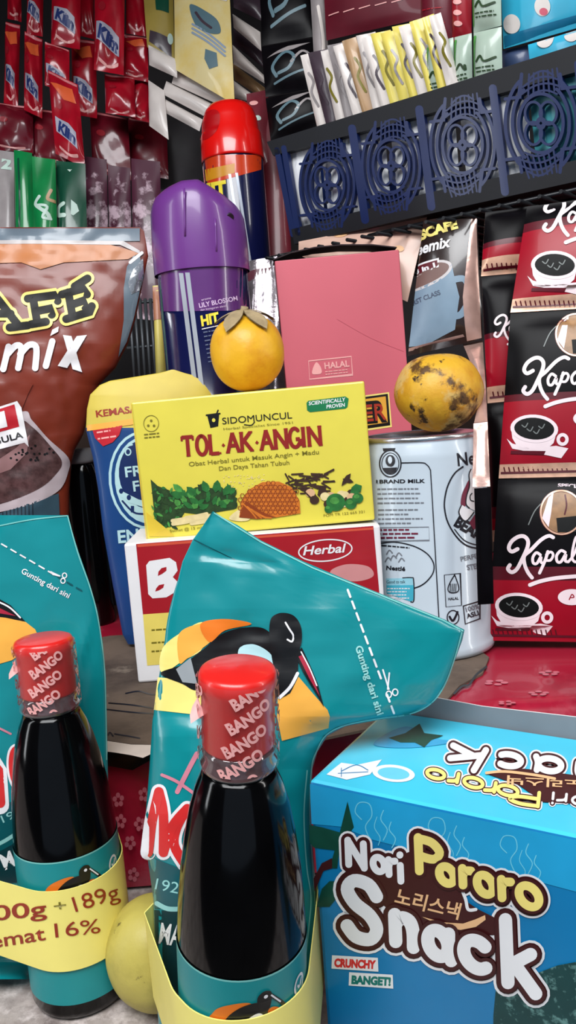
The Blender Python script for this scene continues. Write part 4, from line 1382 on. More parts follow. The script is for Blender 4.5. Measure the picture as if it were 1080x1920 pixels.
b.tube([M @ V((rp * .72, -rp * .66, zt_ - .024)), M @ V((rp * .74, -rp * .70, zt_ - .025))], .0028, mat('dark nozzle hole', (36, 20, 44), .5), 12)
b.build('spray_nozzle', o)

d1 = .75
rr_ = 57.5 * d1 / F
Ptop = pt(428, 192, d1)
zb_red = Ptop.z - .262
P0 = V((Ptop.x, Ptop.y, zb_red))
M = Matrix.Translation(P0)
Hr = .262
Z = lambda y: zy(0, y, P0) - P0.z
tr = thing('spray_can', 'farther spray can with a glossy red domed cap above the purple one', 'spray can', P0, 'insect spray cans')
z1_ = Z(302)
b = MB(); b.lathe(M, [(rr_ * .9, 0), (rr_ * .99, .003), (rr_, .005), (rr_, z1_ - .002), (rr_ * .985, z1_)], m_navy, 64)
hit = lathe_hit(M, lambda z: rr_)
D = Dec(b, hit, (6, 0), clip=(373, 290, 492, 500))
D.poly([(365, 280), (490, 280), (490, 318), (365, 352)], m_redtr, 0)
D.poly([(384, 318), (440, 306), (440, 324), (386, 340)], mat('amber can print', (206, 140, 30), .3), 1)
D.text('HIT', (374, 373), (428, 363), 26, m_yink, 2, bold=.06, shear=.1)
for a, c_ in (((428, 326), (455, 500)), ((441, 324), (468, 500))):  # upright silver stripes paint the reflections on the can
    D.poly([a, (a[0] + 5, a[1]), (c_[0] + 5, c_[1]), c_], m_silv, 2)
b.build('can_body', tr)
b = MB()
zd = Hr
b.lathe(M, [(rr_ * 1.03, z1_ - .001), (rr_ * 1.035, z1_ + .001), (rr_ * 1.0, z1_ + .022), (rr_ * .94, Z(250)), (rr_ * .9, Z(228)), (rr_ * .8, Z(210)), (rr_ * .66, Z(200)), (rr_ * .42, Z(194)), (rr_ * .15, zd), (.0005, zd + .0003)], m_redcap, 64, cap1=False)
o = b.build('cap', tr, merge=1e-7)
b = MB()
hit = lathe_hit(M, interp([(z1_, rr_ * 1.03), (z1_ + .022, rr_), (Z(250), rr_ * .94), (Z(228), rr_ * .9), (Z(210), rr_ * .8), (Z(200), rr_ * .66)]))
D = Dec(b, hit, 5)
D.poly([(370, 258), (373, 232), (384, 212), (402, 205), (412, 214), (410, 236), (400, 252), (384, 262)], mat('deep red recess', (176, 10, 18), .35), 1, curve=True)
b.build('nozzle_recess', o)
# ledge behind the step
b = MB(); b.abox((-.62, .70, ZS + .0022), (.25, .852, zb_red - .0004), m_wood)
tag(b.build('back_ledge', loc=(0, .78, ZS)), 'dark wooden ledge at the back of the step carrying the red-capped can', 'ledge')

# ------------------------------------------------------------------- pink box
m_pinkbox = mat('coral pink card', (208, 98, 112), .5, var=.03, scale=20)
m_pinkpale = mat('pale pink ink', (236, 156, 160), .4)
m_darkin = mat('dark box inside', (40, 22, 28), .8)
q = [(515, 489), (743, 468), (779, 820), (547, 842)]
O, ex, ey, ez, w, h = fit_box(q, .56)
hit = plane_hit(O, -ez)
O2, h2 = lift(O, ey, h, ZC - .0015)
tk = thing('pink_box', 'plain coral pink box standing behind the yellow box', 'box', O2 + ex * w / 2 + ez * .02)
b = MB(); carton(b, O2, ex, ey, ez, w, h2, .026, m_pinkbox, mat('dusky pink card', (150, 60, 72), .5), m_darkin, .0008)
D = Dec(b, hit)
Zk = lambda x, y: (500 + x * .3889, 400 + y * .3889)
qk = lambda L: [Zk(*p) for p in L]
D.stroke(qk([(202, 712), (408, 690), (414, 778), (207, 800)]), 2.2, m_pinkpale, 1, closed=True, smooth=False)
D.text('HALAL', Zk(280, 750), Zk(400, 738), 12, m_pinkpale, 2, bold=.03)
D.lines(Zk(282, 762), Zk(398, 750), 2, 5, 1.8, m_pinkpale, 2, .1)
D.poly(qk([(240, 718), (222, 750), (222, 775), (262, 772), (262, 745)]), m_pinkpale, 1, curve=True)
D.stroke(qk([(340, 510), (500, 600), (660, 665)]), .8, mat('pink crease', (204, 92, 108), .5), 1)
D.poly(qk([(380, 890), (590, 862), (604, 1030), (400, 1060)]), m_cream, 1)
D.poly(qk([(380, 898), (584, 870), (596, 1022), (400, 1050)]), m_blackink, 2)
D.poly(qk([(384, 908), (574, 882), (584, 1008), (404, 1034)]), mat('amber label print', (232, 170, 60), .4), 3)
D.text('RIVER', Zk(330, 1022), Zk(582, 998), 38, m_blackink, 4, bold=.07)
D.text('RIVER', Zk(333, 1018), Zk(579, 994), 33, mat('brick label ink', (170, 50, 30), .4), 5, bold=.01)
b.build('carton_body', tk)
b = MB()
top = [(513, 487), (545, 474), (590, 464), (640, 459), (700, 459), (745, 464)]
ed = [hit(*p) + ez * .002 for p in top]
b.grid([ed, [p + ez * .024 for p in ed]], m_darkin)
b.grid([[p + ey * .0008 for p in ed], [p + ez * .024 + ey * .0008 for p in ed]], m_pinkbox)
b.grid([ed, [p + ey * .0008 for p in ed]], m_darkin)
b.build('lid_flap', tk)

# -------------------------------------------------- blue and yellow milk pouch
m_fris = mat('royal blue film', (14, 64, 124), .4, coat=.1, var=.1, scale=20)
m_frisy = mat('mustard film', (206, 184, 70), .5)
m_pale = mat('pale blue ink', (196, 212, 232), .4)
rows = [(693, 322, 326, 0), (699, 300, 345, .0006), (714, 206, 400, .002), (722, 187, 405, .003), (740, 169, 408, .005), (767, 163, 410, .007), (806, 161, 412, .009), (858, 174, 414, .010), (918, 184, 418, .010), (994, 193, 420, .010), (1100, 212, 420, .010), (1190, 230, 420, .009), (1208, 240, 410, .008)]
pf = Pouch(pt(250, 1000, .507), V((.12, -1, .02)), rows, back=.25, pw=.5)
tf = thing('milk_powder_pouch', 'blue pouch with a mustard yellow top and white round logo left of the boxes', 'pouch', pf.base(300, 1200))
b = MB(); pf.body(b, lambda i, j: m_frisy if i < 23 else m_fris, 44, 6)
D = Dec(b, pf.hit, (7, 7), clip=(163, 697, 410, 1205), base=.0004)
D.poly([(164, 807), (250, 795), (420, 778), (410, 752), (402, 720), (346, 700.5), (300, 700.5), (207, 716), (189, 724), (171, 742), (165, 768), (163, 790)], m_frisy, 0)
D.poly([(120, 815), (165, 808), (250, 796), (250, 785), (165, 797), (120, 800)], m_amber, 1)
Zf = lambda x, y: (x * .302, 420 + y * .302)
qf = lambda L: [Zf(*p) for p in L]
D.text('KEMASAN', Zf(598, 1200), Zf(905, 1160), 13, m_dkred, 2, bold=.03)
D.poly(qf([(575, 1282), (760, 1250), (740, 1310), (700, 1355), (640, 1380), (590, 1330)]), mat('scarlet ink', (190, 30, 44), .4), 1)
D.lines(Zf(600, 1290), Zf(720, 1272), 2, 12, 3, m_pinkpale, 2, .3)
D.disc(*Zf(900, 1590), 68, 92, m_pale, 1, -.1)
D.disc(*Zf(900, 1590), 63, 87, m_fris, 2, -.1)
D.disc(*Zf(905, 1590), 58, 81, m_pale, 3, -.1)
D.disc(*Zf(920, 1550), 55, 66, mat('navy ink', (16, 40, 92), .4), 4, -.1)
D.text('FRISIAN', Zf(780, 1572), Zf(1130, 1530), 20, m_pale, 5, bold=.02); D.text('FLAG', Zf(830, 1660), Zf(1050, 1630), 20, m_pale, 5, bold=.02)
D.poly(qf([(715, 1600), (760, 1660), (860, 1710), (900, 1720), (900, 1760), (800, 1730), (735, 1680)]), m_pale, 6)
for x, y in ((752, 1658), (800, 1698)): D.disc(*Zf(x, y), 4, 5, mat('navy ink', (0, 0, 0)), 7)
D.stroke(ell(*Zf(795, 1415), 5, 6), 2.4, m_pale, 5, closed=True)
D.stroke(qf([(760, 1430), (780, 1385), (820, 1370)]), 3, m_pale, 5)
D.stroke(qf([(760, 1720), (830, 1790), (900, 1800)]), 3.4, mat('navy ink', (0, 0, 0)), 6)
D.poly(qf([(812, 1750), (832, 1750), (832, 1790), (812, 1790)]), mat('navy ink', (0, 0, 0)), 6)
D.text('ENERGI', (222, 1018), (330, 1008), 24, m_pale, 2, bold=.03)
b.build('pouch_body', tf)

# ------------------------------------------------------- large coffee mix bag
m_bag = mat('brown coffee bag film', (118, 44, 26), .36, coat=.12, var=.18, scale=14)
m_bagt = mat('tan bag print', (186, 116, 68), .4, coat=.1)
m_clear = mat('clear bag plastic', (128, 142, 154), .12, coat=.6, alpha=.72)
m_cupw = mat('cup grey white ink', (186, 172, 176), .4, var=.08)
m_pow = blotchy('coffee powder picture', (96, 66, 66), (62, 36, 36), 120, .4, .6, .5)
def wrb(x, y):
    p = V((x / 55, y / 55, 2.2))
    return .0022 * noise.noise(p) + .0012 * noise.noise(p * 2.3)
rows = [(426, -230, 262, 0), (433, -240, 270, .0003), (456, -245, 274, .0014), (480, -250, 278, .004), (520, -250, 270, .009), (600, -250, 254, .014), (645, -250, 240, .016), (690, -250, 217, .017), (722, -250, 186, .018), (770, -250, 168, .018), (815, -250, 156, .018), (845, -250, 140, .018), (870, -250, 134, .018), (930, -250, 130, .018), (1050, -250, 130, .017), (1190, -250, 130, .014), (1200, -240, 120, .012)]
pb = Pouch(pt(20, 1000, .545), V((.05, -1, .0)), rows, back=.6, pw=.42, wr=wrb)
tb = thing('coffee_mix_bag', 'large brown coffee bag with cream outlined black letters at the left', 'bag', pb.base(20, 1195))
b = MB(); pb.body(b, m_bag, 64, 8)
D = Dec(b, pb.hit, (7, 7), clip=(-240, 428, 272, 1190), base=.0005, lay=.00018)
D.poly([(-240, 457), (60, 455), (200, 457), (262, 474), (240, 486), (120, 492), (76, 505), (40, 492), (-240, 500)], m_bagt, 1)
D.poly([(-240, 428), (262, 428), (262, 452), (230, 452), (60, 453), (-240, 455)], mat('grey seal film', (106, 120, 132), .3, coat=.3), 1)
D.poly([(-240, 452), (60, 450), (232, 452), (262, 470), (262, 476), (225, 459), (60, 457), (-240, 458)], mat('pale seam', (190, 182, 180), .35), 2)
def slab_letters(w_, m, lay):
    for st in ([(-40, 600), (-8, 556)], [(-8, 556), (36, 612)], [(-24, 588), (20, 588)], [(-58, 604), (-26, 602)], [(18, 614), (52, 610)],
               [(62, 560), (70, 606)], [(52, 560), (104, 553), (108, 564)], [(66, 584), (96, 578), (97, 590)], [(58, 608), (86, 603)],
               [(128, 548), (136, 594)], [(116, 552), (158, 540), (163, 552)], [(132, 572), (158, 563), (160, 576)], [(124, 598), (170, 584), (172, 574)], [(140, 537), (164, 522)]):
        D.stroke(st, w_, m, lay, smooth=False)
slab_letters(26, m_cream, 3); slab_letters(15, mat('matt black ink', (16, 14, 12), .6), 4)
for st in ([(6, 692), (16, 650)], [(14, 664), (30, 648), (40, 654), (34, 690)], [(38, 664), (54, 647), (68, 652), (66, 690)], [(86, 686), (98, 640)]):
    D.stroke(st, 12, m_white, 4)
D.poly([(94, 630), (109, 622), (110, 612), (98, 618)], m_white, 4)
D.poly([(118, 628), (134, 630), (154, 698), (136, 692)], m_white, 4); D.poly([(144, 630), (163, 628), (126, 690), (108, 686)], m_white, 4)
D.text('ee', (-52, 700), (-8, 694), 52, m_white, 4, bold=.04, shear=.2)
D.poly([(-240, 700), (62, 720), (52, 740), (40, 770), (-240, 780)], m_bag, 1)
# cup with powder
D.poly([(-60, 820), (40, 772), (60, 788), (90, 822), (128, 858), (128, 885), (110, 920), (60, 945), (0, 960), (-60, 970)], m_cupw, 2, curve=True)
D.poly([(-60, 830), (30, 790), (60, 800), (96, 838), (116, 866), (104, 890), (70, 918), (0, 945), (-60, 950)], m_pow, 3, curve=True)
D.poly([(30, 840), (56, 815), (50, 850), (20, 880), (-20, 895), (-30, 880)], mat('mauve powder ink', (150, 112, 112), .5), 4)
for i in range(24): D.disc(RND.uniform(20, 108), RND.uniform(835, 865), 2.4, 2, m_blackink, 5, n=8)
D.poly([(-60, 965), (0, 962), (110, 925), (118, 1100), (-60, 1110)], mat('teal grey cup ink', (50, 78, 92), .4), 2)
for i in range(14): D.stroke([(-30 + i * 7, 972 - i * 2.2), (-29 + i * 7, 1010 - i * 2)], 2, mat('dark slate ink', (26, 40, 50), .4), 3)
D.poly([(-30, 772), (32, 752), (40, 764), (54, 838), (46, 830), (-30, 850)], m_white, 5)
D.poly([(-30, 776), (27, 758), (36, 800), (-30, 818)], mat('scarlet ink', (190, 30, 44), .4), 6)
D.poly([(-12, 776), (8, 770), (14, 800), (-8, 806)], m_white, 7)
D.text('+GULA', (-24, 838), (44, 820), 12, m_blackink, 7, bold=.02)
# bare silvery side seam
m_foil = mat('crumpled silver foil', (206, 206, 208), .18, metal=.85, bump=.4, bscale=90)
D.poly([(262, 478), (268, 520), (250, 600), (238, 640), (222, 670), (232, 600), (232, 540), (238, 500), (250, 480)], mat('grey seal film', (0, 0, 0)), 2)
D.poly([(268, 484), (270, 520), (262, 545), (246, 552), (240, 530), (250, 505)], m_foil, 3)
D.stroke([(244, 492), (266, 474)], 6, m_white, 3)
b.build('bag_body', tb)
# small dark bottle with pale lid between bag and pouch
Pj = on_z(186, 1168, ZS + .0006); dj = depth(Pj)
M = Matrix.Translation(Pj); Zj = lambda y: zy(0, y, Pj) - Pj.z
tj = thing('dark_bottle', 'small black bottle with a pale lid between coffee bag and blue pouch', 'bottle', Pj)
rj = 30 * dj / F
b = MB(); b.lathe(M, [(rj * .9, 0), (rj, .003), (rj, Zj(890)), (rj * .8, Zj(872)), (rj * .7, Zj(866))], m_dkglass, 40); b.build('bottle_body', tj)
b = MB(); b.lathe(M, [(rj * .8, Zj(868)), (rj * .84, Zj(862)), (rj * .8, Zj(846)), (rj * .6, Zj(841)), (.0004, Zj(840))], mat('pale grey lid', (150, 148, 150), .5), 40, cap1=False); b.build('lid', tj, merge=1e-7)
# ------------------------------------------- hanging coffee sachets at the right
m_kblack = mat('glossy black sachet film', (10, 8, 11), .34, spec=.1, var=.3)
m_kred = mat('deep red sachet film', (152, 8, 32), .36, spec=.3, coat=.06, var=.12, scale=30)
m_kmid = mat('dark maroon sachet film', (84, 10, 26), .36, spec=.3, coat=.06, var=.2, scale=30)
m_gold = mat('copper gold seal', (226, 178, 150), .3, metal=.35, var=.15, scale=200)
m_kink = mat('pinkish white ink', (240, 222, 226), .35)
m_coffee = mat('black coffee picture', (8, 9, 9), .5, spec=.2, var=.4)
m_bronze = mat('bronze picture', (150, 110, 70), .4, var=.3, scale=150)

def kapal_body(split, lo):
    nv = 24
    def m(i, j):
        v = (i + .5) / nv
        if v < lo: return m_gold
        return m_kred if v < split - .03 else (m_kmid if v < split + .04 else m_kblack)
    return m
def kapal(root, q, split, lo, dx, dy, k, seed, gold=True, cup=True, word=True, extra=True, clip=None):
    s = sheet_px(q, bulge=.006, seal=.06, wr=.0007, seed=seed, fr=2.5)
    b = MB()
    s.body(b, kapal_body(split, lo), 14, 24)
    D = s.pxdec(b, (.05, .05))
    T = lambda L: [(dx + (860 + x * .2397) * k, dy + (780 + y * .2397) * k) for x, y in L]
    if word:
        for st, w in (([(400, 1165), (385, 1195), (415, 1220), (455, 1195), (495, 1120), (535, 1030), (540, 975), (510, 942), (465, 945), (415, 980), (392, 1030), (415, 1060), (460, 1040)], 30),
                      ([(735, 950), (700, 938), (640, 970), (560, 1050), (512, 1095), (515, 1160), (540, 1220), (572, 1262)], 28),
                      ([(636, 1085), (605, 1068), (578, 1105), (582, 1148), (610, 1150), (640, 1100), (640, 1140), (664, 1150)], 22),
                      ([(694, 1060), (672, 1130), (630, 1225)], 24), ([(682, 1085), (715, 1062), (735, 1085), (715, 1125), (682, 1128)], 20),
                      ([(828, 1065), (795, 1052), (762, 1090), (766, 1135), (795, 1138), (832, 1080), (828, 1130), (852, 1138)], 22),
                      ([(852, 1138), (890, 1090), (925, 1010), (935, 960), (915, 945), (895, 1000), (880, 1100), (905, 1140), (940, 1110)], 20),
                      ([(556, 1318), (640, 1288), (760, 1264), (940, 1248)], 30),
                      ([(960, 1130), (1020, 1000), (1060, 960), (1065, 1050), (1075, 1130)], 24), ([(1010, 1070), (1070, 1062)], 18),
                      ([(1120, 1060), (1090, 1190)], 22), ([(1108, 1080), (1150, 1062), (1162, 1095), (1130, 1130), (1105, 1124)], 20), ([(1200, 1066), (1190, 1130), (1215, 1130)], 22)):
            D.stroke(T(st), w * .2397 * k, m_kink, 3)
    if cup:
        D.poly(T([(290, 1480), (300, 1560), (330, 1610), (430, 1650), (560, 1650), (620, 1600), (655, 1480)]), m_kink, 1)
        D.poly(T([(255, 1560), (300, 1600), (440, 1640), (640, 1620), (735, 1640), (680, 1715), (560, 1690), (300, 1640)]), m_kink, 1)
        D.poly(T([(290, 1655), (560, 1660), (545, 1690), (285, 1680)]), m_kmid, 2)
        D.stroke(T(ell(690, 1572, 34, 36)), 26 * .2397 * k, m_kink, 2, closed=True)
        c = T([(470, 1488)])[0]
        D.disc(c[0], c[1], 186 * .2397 * k, 108 * .2397 * k, m_kink, 3, .08)
        D.disc(c[0], c[1], 156 * .2397 * k, 84 * .2397 * k, m_coffee, 4, .08)
        for (x, y) in ((440, 1490), (490, 1510), (530, 1470), (400, 1460)):
            D.stroke(T([(x - 25, y), (x, y + 16), (x + 20, y - 14)]), 2.0 * k, mat('coffee glint ink', (110, 116, 114), .4), 5)
        D.disc(*T([(880, 1412)])[0], 26 * k, 15 * k, m_kink, 2)
        D.stroke(T([(860, 1430), (880, 1390), (896, 1412), (870, 1416)]), 2 * k, m_kred, 3)
    if extra:
        c = T([(800, 755)])[0]
        D.disc(c[0], c[1], 172 * .2397 * k, 180 * .2397 * k, m_kmid, 1)
        D.disc(c[0], c[1], 150 * .2397 * k, 160 * .2397 * k, m_bronze, 2)
        D.poly(T([(650, 800), (700, 640), (740, 600), (720, 760), (700, 870)]), m_kink, 3)
        D.poly(T([(760, 800), (940, 780), (940, 910), (770, 910)]), m_coffee, 3)
        D.stroke(T([(830, 620), (840, 700), (825, 770)]), 3 * k, m_kmid, 4)
        D.stroke(T(ell(800, 755, 160, 170)), 3 * k, m_gold, 4, closed=True)
        D.stroke(T([(640, 690), (590, 750), (545, 850)]), 2 * k, mat('coffee glint ink', (0, 0, 0)), 2)
        D.text('SPECIAL MIX', T([(775, 556)])[0], T([(1100, 570)])[0], 7 * k, m_kink, 2, bold=.04)
    D.poly([s.c and (q[3][0] + 4, q[3][1] - 12), (q[2][0] - 4, q[2][1] - 12), (q[2][0] - 4, q[2][1] - 8), (q[3][0] + 4, q[3][1] - 8)], m_kmid, 1)
    for i in range(14):
        x = q[3][0] + 10 + i * 9
        D.stroke([(x, q[3][1] - 20), (x + 2, q[3][1] - 12)], 2.4, m_kmid, 2)
    return b.build('sachet', root)
top = pt(1100, 372, .455)
t = thing('hanging_sachet_strip', 'front strip of three black and red coffee sachets with white script and a coffee cup', 'sachet strip', top, 'hanging coffee sachet strips')
kapal(t, [(988, 388, .472), (1240, 352, .445), (1236, 570, .445), (957, 586, .470)], .78, .13, 68, -634, 1., 11, extra=False)
kapal(t, [(957, 588, .469), (1236, 574, .444), (1232, 890, .442), (935, 897, .466)], .47, .095, 29, -331, 1., 12)
kapal(t, [(934, 899, .465), (1232, 893, .441), (1226, 1206, .440), (914, 1201, .462)], .40, .02, 0, 0, 1., 13)
t = thing('hanging_sachet_strip', 'narrow strip of coffee sachets half hidden behind the front black and red strip', 'sachet strip', pt(960, 395, .50), 'hanging coffee sachet strips')
kapal(t, [(910, 398, .500), (1010, 384, .495), (992, 510, .495), (902, 518, .500)], .45, .25, 400, -300, .6, 14, word=False, cup=False, extra=False)
kapal(t, [(903, 520, .500), (992, 513, .495), (975, 750, .495), (914, 756, .500)], .52, .13, 355, -8, .6, 15, cup=False, extra=False)
kapal(t, [(914, 758, .500), (974, 752, .495), (968, 1010, .495), (924, 1016, .500)], .2, .1, 355, 290, .6, 16, word=False, cup=False, extra=False)

# coffee mix sachet strip with foil edge, behind pink box and fruit
m_cmix = mat('dark coffee sachet film', (44, 30, 28), .25, coat=.5, var=.3, scale=30)
m_cmug = mat('blue grey cup ink', (128, 152, 172), .35, var=.12, scale=40)
m_seam = mat('rosy foil seam', (206, 168, 156), .25, metal=.4, var=.2, scale=80, bump=.2, bscale=90)
t = thing('hanging_sachet_strip', 'dark coffee mix sachet strip with a blue-grey cup and foil edge, behind the pink box', 'sachet strip', pt(830, 410, .59), 'hanging coffee sachet strips')
s = sheet_px([(794, 414, .548), (894, 396, .528), (905, 636, .535), (764, 668, .553)], bulge=.008, seal=.04, wr=.0012, seed=21)
b = MB(); s.body(b, m_cmix, 16, 18)
D = s.pxdec(b, (.06, .06))
D.text('NESCAFÉ', (760, 461), (862, 430), 19, m_cream, 2, bold=.06)
D.text('Coffeemix', (738, 490), (852, 466), 21, m_white, 2, bold=.03, shear=.3)
D.poly([(772, 500), (828, 488), (828, 505), (772, 524)], m_white, 2); D.poly([(775, 503), (825, 492), (825, 503), (775, 520)], mat('maroon label ink', (96, 24, 36), .4), 3)
D.text('3 in 1', (780, 516), (822, 505), 9, m_white, 4, bold=.05)
D.poly([(750, 546), (790, 542), (830, 528), (852, 500), (866, 560), (856, 620), (800, 648), (750, 652)], m_cmug, 1, curve=False)
D.disc(800, 520, 56, 22, mat('pale cup rim ink', (206, 200, 200), .4), 1, -.35)
D.disc(800, 520, 50, 17, mat('brown froth ink', (120, 92, 86), .4), 2, -.35)
D.stroke([(852, 530), (876, 528), (884, 560), (870, 590), (856, 596)], 12, m_cmug, 1)
D.text('FIRST CLASS', (768, 576), (832, 556), 9, mat('slate ink', (72, 84, 104), .4), 3, bold=.03)
D.poly([(886, 398), (893, 398), (904, 634), (876, 640), (872, 560), (880, 480)], m_seam, 4)
D.poly([(764, 654), (870, 628), (872, 632), (764, 660)], m_seam, 4)
b.build('sachet', t)
for k, (q, m_, nm) in enumerate((([(868, 645, .545), (905, 638, .541), (911, 728, .475), (903, 730, .477)], m_seam, 'foil_seam'), ([(903, 730, .477), (911, 728, .475), (914, 790, .434), (889, 792, .436)], m_seam, 'foil_seam'), ([(888, 794, .435), (914, 791, .433), (919, 912, .424), (886, 913, .426)], m_seam, 'foil_seam'), ([(889, 916, .425), (920, 914, .423), (926, 1132, .430), (896, 1134, .432)], m_kblack, 'sachet'))):  # last dark sheet is added in place of the can's dark reflection
    s = sheet_px(q, bulge=.0012, seal=.06, wr=.0006, seed=22 + k, fr=4)
    b = MB(); s.body(b, m_, 6, 14)
    b.build(nm, t)
# beige packet and silver packet behind the pink box
def packet(name, label, cat, q, m, draw=None, group=None, bulge=.006, wr=.001, seed=1, nu=12, nv=16, seal=.06, fr=3.):
    s = sheet_px(q, bulge=bulge, seal=seal, wr=wr, seed=seed, fr=fr)
    b = MB(); s.body(b, m, nu, nv)
    if draw: draw(s.pxdec(b), s)
    c = sum((p for p in s.c), V((0, 0, 0))) / 4
    o = b.build(name, loc=V((c.x, c.y, min(p.z for p in s.c))))
    return tag(o, label, cat, group)
m_beige = mat('beige sachet film', (216, 178, 160), .35, coat=.2, var=.08, scale=30)
packet('hanging_packet', 'beige packet hanging between the crate and the pink box', 'packet', [(560, 453, .612), (800, 407, .562), (764, 566, .562), (560, 478, .612)], m_beige, lambda D, s: (D.disc(640, 440, 14, 8, m_peach, 1), D.disc(752, 470, 9, 6, m_peach, 1), D.disc(700, 430, 12, 5, m_pinkpale, 1)), seed=31)
m_silver = mat('crumpled silver packet', (176, 166, 172), .22, metal=.8, var=.3, scale=60, bump=.5, bscale=70)
packet('foil_packet', 'crumpled silver foil packet behind the yellow fruit and the purple-capped can', 'packet', [(452, 492, .64), (520, 480, .63), (560, 1120, .63), (455, 1125, .64)], m_silver, lambda D, s: (D.poly([(456, 512), (508, 500), (508, 520), (456, 530)], mat('maroon foil print', (88, 40, 52), .4), 1),), seed=32, wr=.004, fr=5)
packet('hanging_packet', 'dark maroon packet hanging between the red-capped can and the crate', 'packet', [(488, 200, .80), (530, 190, .80), (556, 640, .80), (500, 640, .80)], mat('dusky maroon film', (110, 34, 46), .4, coat=.2, var=.25, scale=30), seed=33, wr=.002)
packet('hanging_packet', 'thin yellow-beige packet edge left of the purple-capped can', 'packet', [(286, 536, .66), (304, 534, .66), (318, 800, .66), (296, 800, .66)], mat('yellowish film', (206, 190, 96), .4, var=.1), lambda D, s: D.poly([(280, 530), (310, 530), (310, 600), (280, 604)], mat('brown tan ink', (170, 112, 84), .4), 1), seed=34)
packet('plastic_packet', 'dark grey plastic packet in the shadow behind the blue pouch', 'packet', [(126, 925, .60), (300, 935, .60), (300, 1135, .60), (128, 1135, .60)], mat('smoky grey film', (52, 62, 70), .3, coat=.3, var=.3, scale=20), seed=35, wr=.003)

# --------------------------------------------------------- blue crate and its shelf
m_crate = mat('navy blue plastic', (12, 31, 80), .38, coat=.15, var=.06)
m_rim = mat('dark navy plastic rim', (7, 9, 18), .55, var=.15)
BL = pt(552, 450, .62); zb = BL.z
BR = on_z(1250, 284, zb)
exc = (BR - BL); exc.z = 0
Lc = exc.length; exc.normalize()
ezc = V((-exc.y, exc.x, 0))
if ezc.y < 0: ezc = -ezc
# the front leans out a little towards its top
nC_ = (-ezc + V((0, 0, -.12))).normalized()
hit = plane_hit(BL, nC_)
tcr = thing('plastic_crate', 'blue lattice-sided plastic crate above the coffee sachets', 'crate', BL + exc * .2 + ezc * .12)
def plate(shapes, name, m, th, parent):
    b = MB()
    D = Dec(b, hit, (9, 9), lay=.0, base=0)
    shapes(D)
    # give the lattice real thickness
    vs0, fs0, ms0 = list(b.v), list(b.f), list(b.m)
    n = len(vs0)
    b2 = MB()
    b2.add(vs0, fs0, m)
    b2.add([v + ezc * th for v in vs0], [tuple(reversed(f)) for f in fs0], m)
    ed = {}
    for f in fs0:
        for i in range(len(f)):
            e = tuple(sorted((f[i], f[(i + 1) % len(f)])))
            ed[e] = ed.get(e, 0) + 1
    base = len(b2.v)
    b2.v.extend(vs0); b2.v.extend(v + ezc * th for v in vs0)
    mi = b2.mi(m)
    for (a, c_), k in ed.items():
        if k == 1:
            b2.f.append((base + a, base + c_, base + n + c_, base + n + a)); b2.m.append(mi); b2.s.append(False)
    return b2.build(name, parent)
def frame(D):
    D.poly([(500, 266), (790, 176), (1090, 80), (1260, 22), (1260, 76), (1090, 132), (800, 214), (512, 292)], m_rim)
    D.poly([(546, 430), (800, 362), (1090, 298), (1260, 256), (1260, 306), (1090, 338), (800, 402), (552, 458)], m_rim)
plate(frame, 'rim', m_rim, .006, tcr)
cells = [(613, 347, 44, 78), (733, 311, 47, 82), (867, 272, 52, 87), (1014, 231, 58, 92), (1180, 184, 64, 98)]
def lattice(D):
    w = 4.7
    for x0, x1 in ((519, 553), (532, 562), (660, 688), (786, 812), (924, 950), (1084, 1106)):
        sl = -.31
        y0 = 285 - (x0 - 505) * .285
        D.stroke([(x0, y0), (x1 - (x1 - x0) * .12, 440 - (x1 - 550) * .2)], 15 if x0 > 560 else 10, m_crate, smooth=False)
    for cx, cy, rx, ry in cells:
        k = rx / 44
        for f in (1.15, .92):
            for a0, a1 in ((-.95, .95), (pi - .95, pi + .95)):
                D.stroke(ell(cx, cy, rx * f, ry * .92 * f, -.02, 14, a0, a1), w * k, m_crate)
        D.stroke(ell(cx, cy, rx * .72, ry * .60, 0, 24), w * k, m_crate, closed=True)
        for a in range(4):
            g = a * pi / 2 + .78
            D.stroke(ell(cx + rx * .34 * cos(g), cy + ry * .29 * sin(g), rx * .27, ry * .23, 0, 14), w * .8 * k, m_crate, closed=True)
        D.stroke(ell(cx, cy, rx * .13, ry * .11, 0, 10), w * .7 * k, m_crate, closed=True)
        # net of arcs above and below
        for sg in (-1, 1):
            for yy, ww in ((.66, .52), (.80, .62), (.94, .58), (1.06, .40)):
                D.stroke([(cx + rx * ww * t, cy + sg * ry * (yy - .13 * t * t) + 0 - rx * ww * t * .2) for t in (-1, -.5, 0, .5, 1)], w * .62 * k, m_crate)
            for i in range(-3, 4):
                D.stroke([(cx + rx * .17 * i - rx * .1 * sg, cy + sg * ry * .62 - .2 * rx * .17 * i), (cx + rx * (.15 * i + .07), cy + sg * ry * 1.06 - .2 * rx * .16 * i)], w * .55 * k, m_crate, smooth=False)
            D.stroke([(cx - rx * 1.15, cy + sg * ry * .62 + .2 * rx), (cx - rx * .7, cy + sg * ry * .62 + .14 * rx), (cx - rx * .62, cy + sg * ry * 1.0)], w * k, m_crate, smooth=False)
            D.stroke([(cx + rx * 1.15, cy + sg * ry * .62 - .2 * rx), (cx + rx * .7, cy + sg * ry * .62 - .14 * rx), (cx + rx * .62, cy + sg * ry * 1.0)], w * k, m_crate, smooth=False)
plate(lattice, 'front_lattice', m_crate, .0035, tcr)
ztop = hit(505, 270).z
hc_ = ztop - zb
b = MB()
w_ = .22
tl_ = BL - exc * .012
